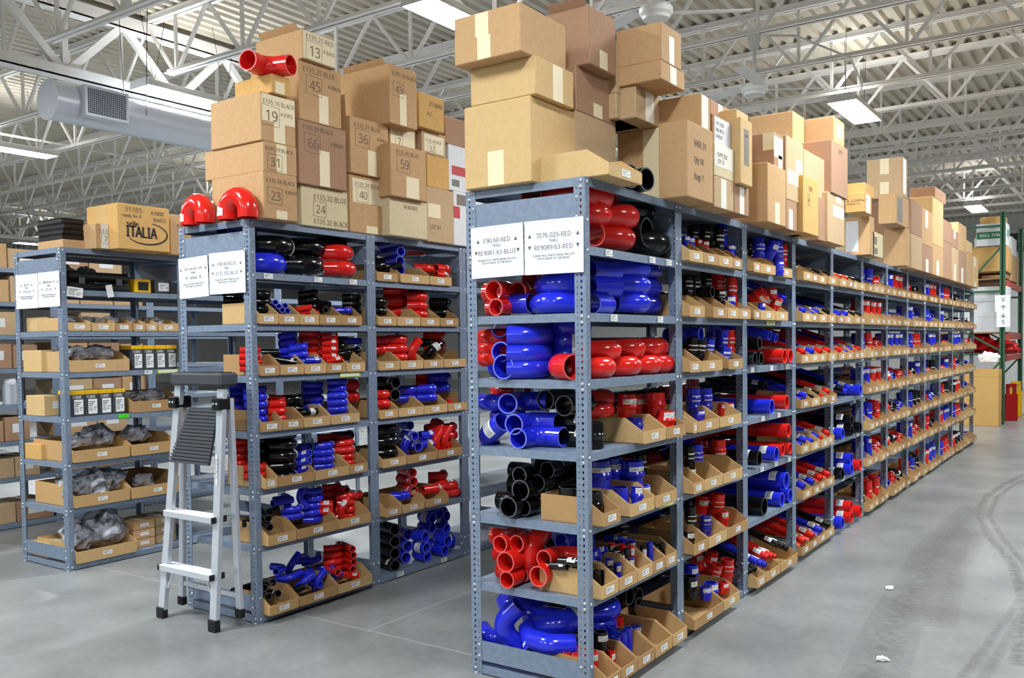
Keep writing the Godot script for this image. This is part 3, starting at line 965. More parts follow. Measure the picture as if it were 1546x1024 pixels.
const CARTONS := [
	["R",1,-0.236,2.165,0.033,0.351,0.358,0.367,0,[["N",0.36,0.6,0,0.42,0]],[],"largest bare carton with tape strip at its foot"],
	["R",1,-0.24,2.165,-0.34,0.34,0.374,0.387,2,[],[],"plain carton flush behind the largest one"],
	["R",2,-0.21,2.523,0.033,0.339,0.16,0.31,0,[["F",0.44,0.7,0,1,0]],[],"long low carton taped across its end"],
	["R",3,-0.231,2.683,0.111,0.343,0.2,0.36,1,[["N",0.36,0.56,0,0.5,0],["N",0.33,0.53,0.5,1,0]],[],"big tilted-looking carton with jogged tape strip"],
	["R",2,-0.24,2.539,-0.348,0.4,0.203,0.38,3,[["F",0.42,0.64,0,0.33,0]],[],"plain pinkish carton"],
	["R",3,-0.18,2.742,-0.369,0.236,0.261,0.247,3,[["F",0.38,0.68,0,0.33,0]],[],"upright carton with short tape"],
	["R",1,-0.08,2.165,-0.943,0.268,0.394,0.371,1,[["N",0.55,0.9,0,1,0]],[],"taped carton"],
	["R",1,0.123,2.165,-0.744,0.145,0.357,0.314,1,[],[["F","VASE 31",0.25,0.74,0.032],["F","Qty 50",0.25,0.52,0.03],["F","Bags 7",0.25,0.3,0.03]],"big overhanging carton with marker scribbles"],
	["R",2,0.1,2.522,-0.961,0.238,0.172,0.123,1,[["F",0.1,0.75,0,1,1]],[],"flat carton with pale end tape"],
	["R",2,-0.2,2.559,-0.659,0.4,0.12,0.253,2,[["F",0.55,0.8,0,1,1]],[],"small taped carton"],
	["R",3,-0.2,2.679,-0.661,0.4,0.238,0.166,2,[["F",0.35,0.95,0.05,0.42,2]],[],"small carton with white shipping label"],
	["R",2,-0.12,2.559,-0.703,0.4,0.154,0.263,2,[["F",0.4,0.75,0,1,1]],[],"open carton with raised flap"],
	["R",3,0.02,2.713,-0.686,0.234,0.09,0.269,1,[["F",0.38,0.64,0,1,1]],[],"carton with wide white tape"],
	["R",4,0.02,2.803,-0.693,0.237,0.177,0.226,1,[["F",0.38,0.62,0.0,0.75,1]],[],"topmost carton with white tape"],
	["R",1,0.1,2.165,-1.124,0.3,0.158,0.274,2,[["F",0.35,0.62,0,1,1]],[],"taped carton"],
	["R",2,0.1,2.323,-1.126,0.3,0.169,0.274,4,[["F",0.05,0.95,0.3,0.97,1]],[["F","SUPPLIER",0.15,0.66,0.024],["F","QTY 31",0.15,0.46,0.024]],"pale carton with printed sheet"],
	["R",3,0.08,2.492,-1.161,0.25,0.148,0.256,3,[["F",0.1,0.95,0.05,0.95,2]],[["F","LOT 7 RED",0.16,0.74,0.018],["F","BAG 40 LS",0.16,0.52,0.018],["F","36 BLUE",0.16,0.3,0.018]],"dark carton with full white sheet"],
	["R",3,-0.04,2.492,-1.429,0.3,0.299,0.281,3,[["F",0.4,0.62,0,1,1]],[],"rear carton with white tape stripe"],
	["R",1,0.1,2.165,-1.408,0.3,0.154,0.22,3,[["F",0.35,0.65,0,1,1]],[],"narrow taped carton"],
	["R",2,0.13,2.319,-1.417,0.35,0.348,0.181,0,[["F",0.3,0.7,0.3,0.85,3]],[["F","SB-45",0.36,0.75,0.014]],"tall narrow carton with vertical writing"],
	["R",3,0.06,2.667,-1.549,0.3,0.08,0.184,0,[],[],"small rear carton"],
	["R",1,0.12,2.165,-1.874,0.35,0.339,0.328,1,[["F",0.4,0.65,0,0.38,0]],[],"square carton with tape at foot"],
	["R",2,0.1,2.504,-2.049,0.134,0.206,0.174,3,[["N",0.5,1,0.5,1,0],["F",0,0.9,0.3,0.9,0],["F",0.45,0.85,0,0.4,0]],[],"dented carton with taped corner"],
	["R",3,-0.1,2.709,-3.056,0.313,0.361,0.252,1,[],[],"long rear carton"],
	["R",1,0.1,2.165,-2.271,0.3,0.182,0.217,3,[["F",0.25,0.6,0,0.7,1]],[],"small taped carton"],
	["R",2,0.1,2.347,-2.272,0.35,0.387,0.348,2,[["F",0.55,0.95,0.5,0.7,0],["F",0.1,0.9,0.26,0.48,0]],[],"tall carton with two paper patches"],
	["R",1,0.06,2.165,-2.626,0.3,0.218,0.113,3,[],[],"sliver of carton"],
	["R",1,0.13,2.165,-2.519,0.3,0.361,0.33,5,[],[["F","1 KEY",0.3,0.8,0.03],["F","4",0.3,0.6,0.04]],"tall yellowish carton with marker notes"],
	["R",1,0.08,2.165,-3.03,0.3,0.293,0.172,3,[],[],"narrow carton"],
	["R",2,0.06,2.458,-2.769,0.35,0.281,0.475,2,[],[],"wide carton behind yellowish one"],
	["R",1,0.1,2.165,-3.183,0.35,0.346,0.435,2,[["F",0.3,0.95,0.55,0.78,1],["F",0.5,0.8,0.85,1,1]],[],"carton with pale label near top"],
	["R",2,0.11,2.511,-3.246,0.4,0.369,0.425,3,[],[["F","LOT 9",0.4,0.85,0.03]],"pinkish carton"],
	["R",3,0.1,2.88,-3.335,0.356,0.18,0.28,1,[["F",0.3,0.8,0.25,0.8,1]],[],"long carton with pale end label"],
	["R",1,0.1,2.165,-4.386,0.195,0.309,0.158,1,[["N",0.05,0.55,0.1,0.9,2]],[],"carton with white document pouch"],
	["R",2,0.12,2.474,-4.105,0.139,0.151,0.258,5,[["F",0.3,0.8,0,1,1]],[["N","B. COMPANY",0.1,0.6,0.021],["N","MADE IN USA",0.1,0.44,0.012]],"dented carton with printed company name"],
	["R",3,0.1,2.625,-4.232,0.151,0.096,0.309,5,[],[],"flat carton"],
	["R",1,0.1,2.165,-4.498,0.3,0.199,0.354,4,[["F",0.1,0.4,0.5,0.8,3],["F",0.15,0.45,0.1,0.35,3]],[],"pale carton with dark blots"],
	["R",1,0.1,2.165,-5.772,0.192,0.353,0.182,1,[],[],"wide carton"],
	["R",2,0.1,2.518,-5.369,0.151,0.269,0.537,1,[["F",0.1,0.5,0.1,0.9,3]],[],"carton with grey side label"],
	["R",3,0.1,2.787,-5.618,0.308,0.363,0.236,2,[["N",0.38,0.63,0.6,1,0],["N",0.38,0.63,0,0.4,0],["F",0.2,0.7,0.1,1,1]],[],"large high carton with two tape squares"],
	["R",1,0.09,2.165,-6.1,0.4,0.333,0.53,2,[],[],"far carton"],
	["R",2,0.09,2.498,-6.095,0.45,0.328,0.529,3,[],[],"far carton"],
	["R",1,0.09,2.165,-6.63,0.4,0.277,0.587,3,[["F",0.35,0.6,0,0.5,1]],[],"far carton"],
	["R",2,0.09,2.442,-6.626,0.45,0.365,0.586,1,[["F",0.3,0.55,0.5,1,1]],[],"far carton"],
	["R",1,0.09,2.165,-7.217,0.4,0.326,0.653,1,[["F",0.35,0.6,0,0.5,1]],[],"far carton"],
	["R",2,0.09,2.491,-7.211,0.45,0.503,0.652,0,[],[],"far carton"],
	["R",1,0.09,2.165,-7.87,0.4,0.418,0.588,3,[],[],"far carton"],
	["R",2,0.09,2.583,-7.861,0.45,0.243,0.586,3,[],[],"far carton"],
	["R",1,0.09,2.165,-8.457,0.4,0.399,0.492,2,[["F",0.35,0.6,0,0.5,1]],[],"far carton"],
	["R",2,0.09,2.564,-8.447,0.45,0.208,0.491,3,[["F",0.3,0.55,0.5,1,1]],[],"far carton"],
	["R",1,0.09,2.165,-8.949,0.4,0.391,0.642,3,[["F",0.35,0.6,0,0.5,1]],[],"far carton"],
	["R",2,0.09,2.556,-8.938,0.45,0.345,0.641,1,[],[],"far carton"],
	["R",1,0.09,2.165,-9.592,0.4,0.424,0.524,1,[],[],"far carton"],
	["R",2,0.09,2.589,-9.579,0.45,0.151,0.523,0,[],[],"far carton"],
	["R",1,0.09,2.165,-10.116,0.4,0.149,0.565,0,[["F",0.35,0.6,0,0.5,1]],[],"far carton"],
	["R",2,0.09,2.314,-10.111,0.45,0.263,0.565,0,[["F",0.3,0.55,0.5,1,1]],[],"far carton"],
	["R",3,0.09,2.994,-7.357,0.251,0.125,0.669,3,[],[],"long dark carton"],
	["M",1,-1.92,2.165,0.031,0.43,0.247,0.231,1,[["F",0.36,0.68,0,0.2,0]],[["F","E135.28 BLACK",0.08,0.82,0.022],["F","23",0.2,0.5,0.05],["F","4 BAGS",0.62,0.62,0.02]],"carton marked 23"],
	["M",2,-1.925,2.412,0.023,0.491,0.159,0.229,1,[["F",0.38,0.68,0,1,0]],[["F","E135.19 BLACK",0.06,0.78,0.021],["F","31",0.2,0.35,0.05]],"low carton marked 31"],
	["M",3,-1.925,2.571,0.035,0.417,0.256,0.237,1,[["F",0.02,0.98,0.42,0.97,0],["F",0.36,0.68,0,0.42,0]],[["F","E135.16 BLACK",0.06,0.82,0.024],["F","19",0.12,0.54,0.06],["F","4 DIPS",0.55,0.62,0.022]],"carton marked 19 on pale paper"],
	["M",4,-1.902,2.827,-0.022,0.301,0.1,0.126,5,[["F",0.2,0.7,0,0.65,0]],[],"small carton under the red hose"],
	["M",1,-1.98,2.165,-0.281,0.4,0.226,0.362,4,[],[["F","E135.32 BLUE",0.25,0.75,0.032],["F","24",0.3,0.45,0.05],["F","E135.32 BLACK",0.25,0.14,0.03]],"pale carton marked 24"],
	["M",2,-1.955,2.391,-0.248,0.4,0.352,0.366,3,[["F",0.42,0.63,0,0.58,0]],[["F","E135.32 BLACK",0.08,0.9,0.026],["F","66",0.18,0.66,0.06],["F","4 BAGS",0.65,0.72,0.024]],"dark carton marked 66"],
	["M",3,-1.95,2.743,-0.253,0.4,0.327,0.322,1,[["F",0.46,0.68,0,0.5,0]],[["F","E135.25 BLUE",0.1,0.87,0.03],["F","45",0.24,0.62,0.06],["F","4 BAGS",0.68,0.68,0.024]],"tall carton marked 45"],
	["M",4,-1.924,3.07,-0.262,0.386,0.161,0.244,1,[["F",0.02,0.99,0.03,0.97,0]],[["F","E135.25 RED",0.1,0.8,0.028],["F","13",0.2,0.34,0.06],["F","4 BAGS",0.62,0.45,0.022]],"open-topped carton marked 13"],
	["M",1,-1.989,2.165,-0.668,0.4,0.347,0.329,1,[["F",0.08,0.92,0.52,0.93,0],["F",0.42,0.72,0,0.14,0]],[["F","E135.38 BLUE",0.14,0.84,0.026],["F","40",0.24,0.66,0.05]],"carton marked 40 on pale paper band"],
	["M",2,-1.967,2.512,-0.66,0.4,0.334,0.334,1,[["F",0.44,0.66,0,0.46,0]],[["F","E135.31 BLUE",0.1,0.86,0.028],["F","36",0.2,0.64,0.06],["F","4 BAGS",0.68,0.7,0.022]],"carton marked 36"],
	["M",3,-1.9,2.846,-0.935,0.426,0.36,0.257,1,[["F",0.36,0.6,0,0.55,0]],[["F","E135.35 BLACK",0.1,0.86,0.026],["F","43",0.2,0.6,0.05]],"large high carton marked 43"],
	["M",1,-1.925,2.165,-0.945,0.4,0.236,0.36,4,[],[["F","10 BOXES",0.35,0.8,0.024]],"pale blank carton"],
	["M",2,-1.887,2.401,-0.919,0.4,0.321,0.337,1,[["F",0.42,0.78,0,0.42,0]],[["F","E135.45 BLUE",0.15,0.86,0.026],["F","59",0.25,0.64,0.06]],"carton marked 59 with short wide tape"],
	["M",3,-1.99,2.722,-1.03,0.4,0.148,0.247,1,[["F",0.02,0.95,0.05,0.9,0]],[["F","7",0.28,0.35,0.05],["F","E135.50",0.1,0.72,0.02]],"low carton marked 7"],
	["M",1,-1.97,2.165,-1.352,0.4,0.36,0.286,2,[["F",0.05,0.5,0.45,0.7,0]],[["F","LOT 61",0.1,0.28,0.03]],"large carton with faint label"],
	["M",2,-1.97,2.525,-1.361,0.4,0.212,0.234,5,[],[],"plain carton"],
	["M",3,-1.97,2.738,-1.313,0.4,0.15,0.25,2,[["F",0.1,0.9,0.1,0.85,0]],[["F","E135.60 BLK",0.16,0.6,0.022],["F","32",0.3,0.25,0.04]],"low pale-papered carton marked 32"],
	["M",4,-1.93,2.888,-1.244,0.4,0.221,0.256,5,[],[["F","25 MAR",0.4,0.74,0.03],["F","A.C.",0.3,0.45,0.03]],"topmost carton with marker date"],
	["M",1,-1.97,2.165,-1.639,0.4,0.368,0.334,6,[["F",0.1,0.6,0.75,0.95,3],["F",0,0.2,0.5,0.72,4]],[],"white printed carton with chequered logo"],
	["M",2,-1.97,2.533,-1.59,0.4,0.309,0.329,6,[["F",0.1,0.7,0.35,0.55,4],["F",0.1,0.35,0.1,0.25,3]],[],"white printed carton with red stripe"],
	["M",3,-1.97,2.842,-1.562,0.4,0.185,0.241,3,[],[],"taped carton"],
	["L",1,-3.91,2.165,-0.204,0.578,0.17,0.131,1,[["F",0.3,0.7,0,1,2]],[["F","51105",0.2,0.7,0.03],["F","7",0.45,0.4,0.04]],"low carton with marker number"],
	["L",1,-3.8,2.165,-0.301,0.376,0.309,0.395,5,[["N",0.3,0.7,0.3,1,5]],[],"large yellowish carton with oval printed logo"],
	["L",1,-3.9,2.165,-0.771,0.4,0.293,0.178,1,[],[["F","514",0.3,0.7,0.04]],"carton beside the logo carton"],
]
const BINS := {
	"R1.4": [[0.423,0.238,0.055,0.115,0.305,0.045],[0.668,0.219,0.055,0.115,0.305,0.045]],
	"R1.5": [[0.04,0.153,0.055,0.115,0.305,0.05],[0.279,0.244,0.055,0.115,0.305,0.05],[0.533,0.233,0.055,0.115,0.305,0.05]],
	"R1.6": [[0.04,0.15,0.055,0.115,0.305,0.038],[0.196,0.173,0.055,0.115,0.305,0.038],[0.374,0.15,0.055,0.115,0.305,0.038],[0.53,0.128,0.055,0.115,0.305,0.038],[0.664,0.125,0.055,0.115,0.305,0.038]],
	"R1.7": [[0.04,0.118,0.055,0.115,0.305,0.062],[0.164,0.151,0.055,0.115,0.305,0.062],[0.32,0.168,0.055,0.115,0.305,0.062],[0.497,0.182,0.055,0.115,0.305,0.062],[0.685,0.164,0.055,0.115,0.305,0.062]],
	"R2.1": [[0.04,0.172,0.055,0.115,0.305,0.04],[0.217,0.198,0.055,0.115,0.305,0.04],[0.421,0.201,0.055,0.115,0.305,0.04],[0.626,0.139,0.055,0.115,0.305,0.04]],
	"R2.2": [[0.04,0.19,0.055,0.115,0.305,0.04],[0.345,0.198,0.055,0.115,0.305,0.04],[0.549,0.158,0.055,0.115,0.305,0.04],[0.713,0.187,0.055,0.115,0.305,0.04]],
	"R2.3": [[0.04,0.132,0.055,0.115,0.305,0.04],[0.177,0.29,0.055,0.115,0.305,0.04],[0.558,0.217,0.055,0.115,0.305,0.04]],
	"R2.4": [[0.04,0.05,0.055,0.115,0.305,0.055],[0.096,0.284,0.055,0.115,0.305,0.055],[0.39,0.314,0.055,0.115,0.305,0.055]],
	"R2.5": [[0.04,0.129,0.055,0.115,0.305,0.055],[0.176,0.247,0.055,0.115,0.305,0.055],[0.429,0.292,0.055,0.115,0.305,0.055]],
	"R2.6": [[0.04,0.183,0.055,0.115,0.305,0.055],[0.229,0.256,0.055,0.115,0.305,0.055],[0.492,0.313,0.055,0.115,0.305,0.055]],
	"R2.7": [[0.04,0.391,0.055,0.115,0.305,0.055],[0.437,0.232,0.055,0.115,0.305,0.055]],
	"R3.1": [[0.04,0.112,0.055,0.115,0.305,0.04],[0.157,0.269,0.055,0.115,0.305,0.04],[0.522,0.232,0.055,0.115,0.305,0.04]],
	"R3.2": [[0.04,0.109,0.055,0.115,0.305,0.04],[0.155,0.267,0.055,0.115,0.305,0.04],[0.428,0.239,0.055,0.115,0.305,0.04]],
	"R3.7": [[0.04,0.141,0.055,0.115,0.305,0.055],[0.189,0.269,0.055,0.115,0.305,0.055],[0.466,0.34,0.055,0.115,0.305,0.055]],
	"M1.2": [[0.04,0.131,0.055,0.115,0.305,0.015],[0.175,0.146,0.055,0.115,0.305,0.015],[0.325,0.141,0.055,0.115,0.305,0.015],[0.475,0.168,0.055,0.115,0.305,0.015],[0.647,0.166,0.055,0.115,0.305,0.015]],
	"M1.3": [[0.04,0.13,0.055,0.115,0.305,0.015],[0.178,0.169,0.055,0.115,0.305,0.015],[0.352,0.163,0.055,0.115,0.305,0.015],[0.52,0.153,0.055,0.115,0.305,0.015],[0.679,0.155,0.055,0.115,0.305,0.015]],
	"M1.4": [[0.04,0.142,0.055,0.115,0.305,0.015],[0.186,0.149,0.055,0.115,0.305,0.015],[0.34,0.198,0.055,0.115,0.305,0.015],[0.545,0.233,0.055,0.115,0.305,0.015]],
	"M1.5": [[0.04,0.088,0.055,0.115,0.305,0.03],[0.134,0.261,0.055,0.115,0.305,0.03],[0.402,0.267,0.055,0.115,0.305,0.03],[0.675,0.15,0.055,0.115,0.305,0.03]],
	"M1.6": [[0.04,0.194,0.055,0.115,0.305,0.05],[0.242,0.308,0.055,0.115,0.305,0.05],[0.556,0.266,0.055,0.115,0.305,0.05]],
	"M1.7": [[0.04,0.2,0.055,0.115,0.305,0.05],[0.247,0.289,0.055,0.115,0.305,0.05],[0.544,0.281,0.055,0.115,0.305,0.05]],
	"M2.1": [[0.04,0.187,0.055,0.115,0.305,0.015],[0.253,0.282,0.055,0.115,0.305,0.015],[0.543,0.228,0.055,0.115,0.305,0.015]],
	"M2.2": [[0.04,0.17,0.055,0.115,0.305,0.015],[0.219,0.219,0.055,0.115,0.305,0.015],[0.446,0.191,0.055,0.115,0.305,0.015],[0.645,0.196,0.055,0.115,0.305,0.015]],
	"M2.3": [[0.04,0.192,0.055,0.115,0.305,0.015],[0.24,0.22,0.055,0.115,0.305,0.015],[0.467,0.202,0.055,0.115,0.305,0.015],[0.678,0.24,0.055,0.115,0.305,0.015]],
	"M2.4": [[0.04,0.168,0.055,0.115,0.305,0.015],[0.215,0.242,0.055,0.115,0.305,0.015],[0.464,0.24,0.055,0.115,0.305,0.015],[0.714,0.21,0.055,0.115,0.305,0.015]],
	"M2.5": [[0.04,0.222,0.055,0.115,0.305,0.03],[0.269,0.305,0.055,0.115,0.305,0.03],[0.582,0.261,0.055,0.115,0.305,0.03]],
	"M2.6": [[0.04,0.145,0.055,0.115,0.305,0.05],[0.196,0.212,0.055,0.115,0.305,0.05],[0.425,0.235,0.055,0.115,0.305,0.05]],
	"L1.2": [[0.04,0.158,0.055,0.09,0.4,0.0],[0.205,0.17,0.055,0.09,0.4,0.0],[0.38,0.127,0.055,0.09,0.4,0.0],[0.514,0.094,0.055,0.09,0.4,0.0],[0.614,0.09,0.055,0.09,0.4,0.0],[0.712,0.167,0.055,0.09,0.4,0.0]],
	"L1.3": [[0.04,0.435,0.08,0.14,0.45,0.0]],
	"L1.4": [[0.489,0.382,0.08,0.14,0.45,0.0]],
	"L1.5": [[0.04,0.415,0.08,0.14,0.5,0.01],[0.466,0.355,0.08,0.14,0.5,0.01]],
	"L1.6": [[0.04,0.406,0.08,0.15,0.5,0.01],[0.457,0.421,0.08,0.15,0.5,0.01]],
	"L1.7": [[0.046,0.443,0.08,0.13,0.5,0.01]],
}
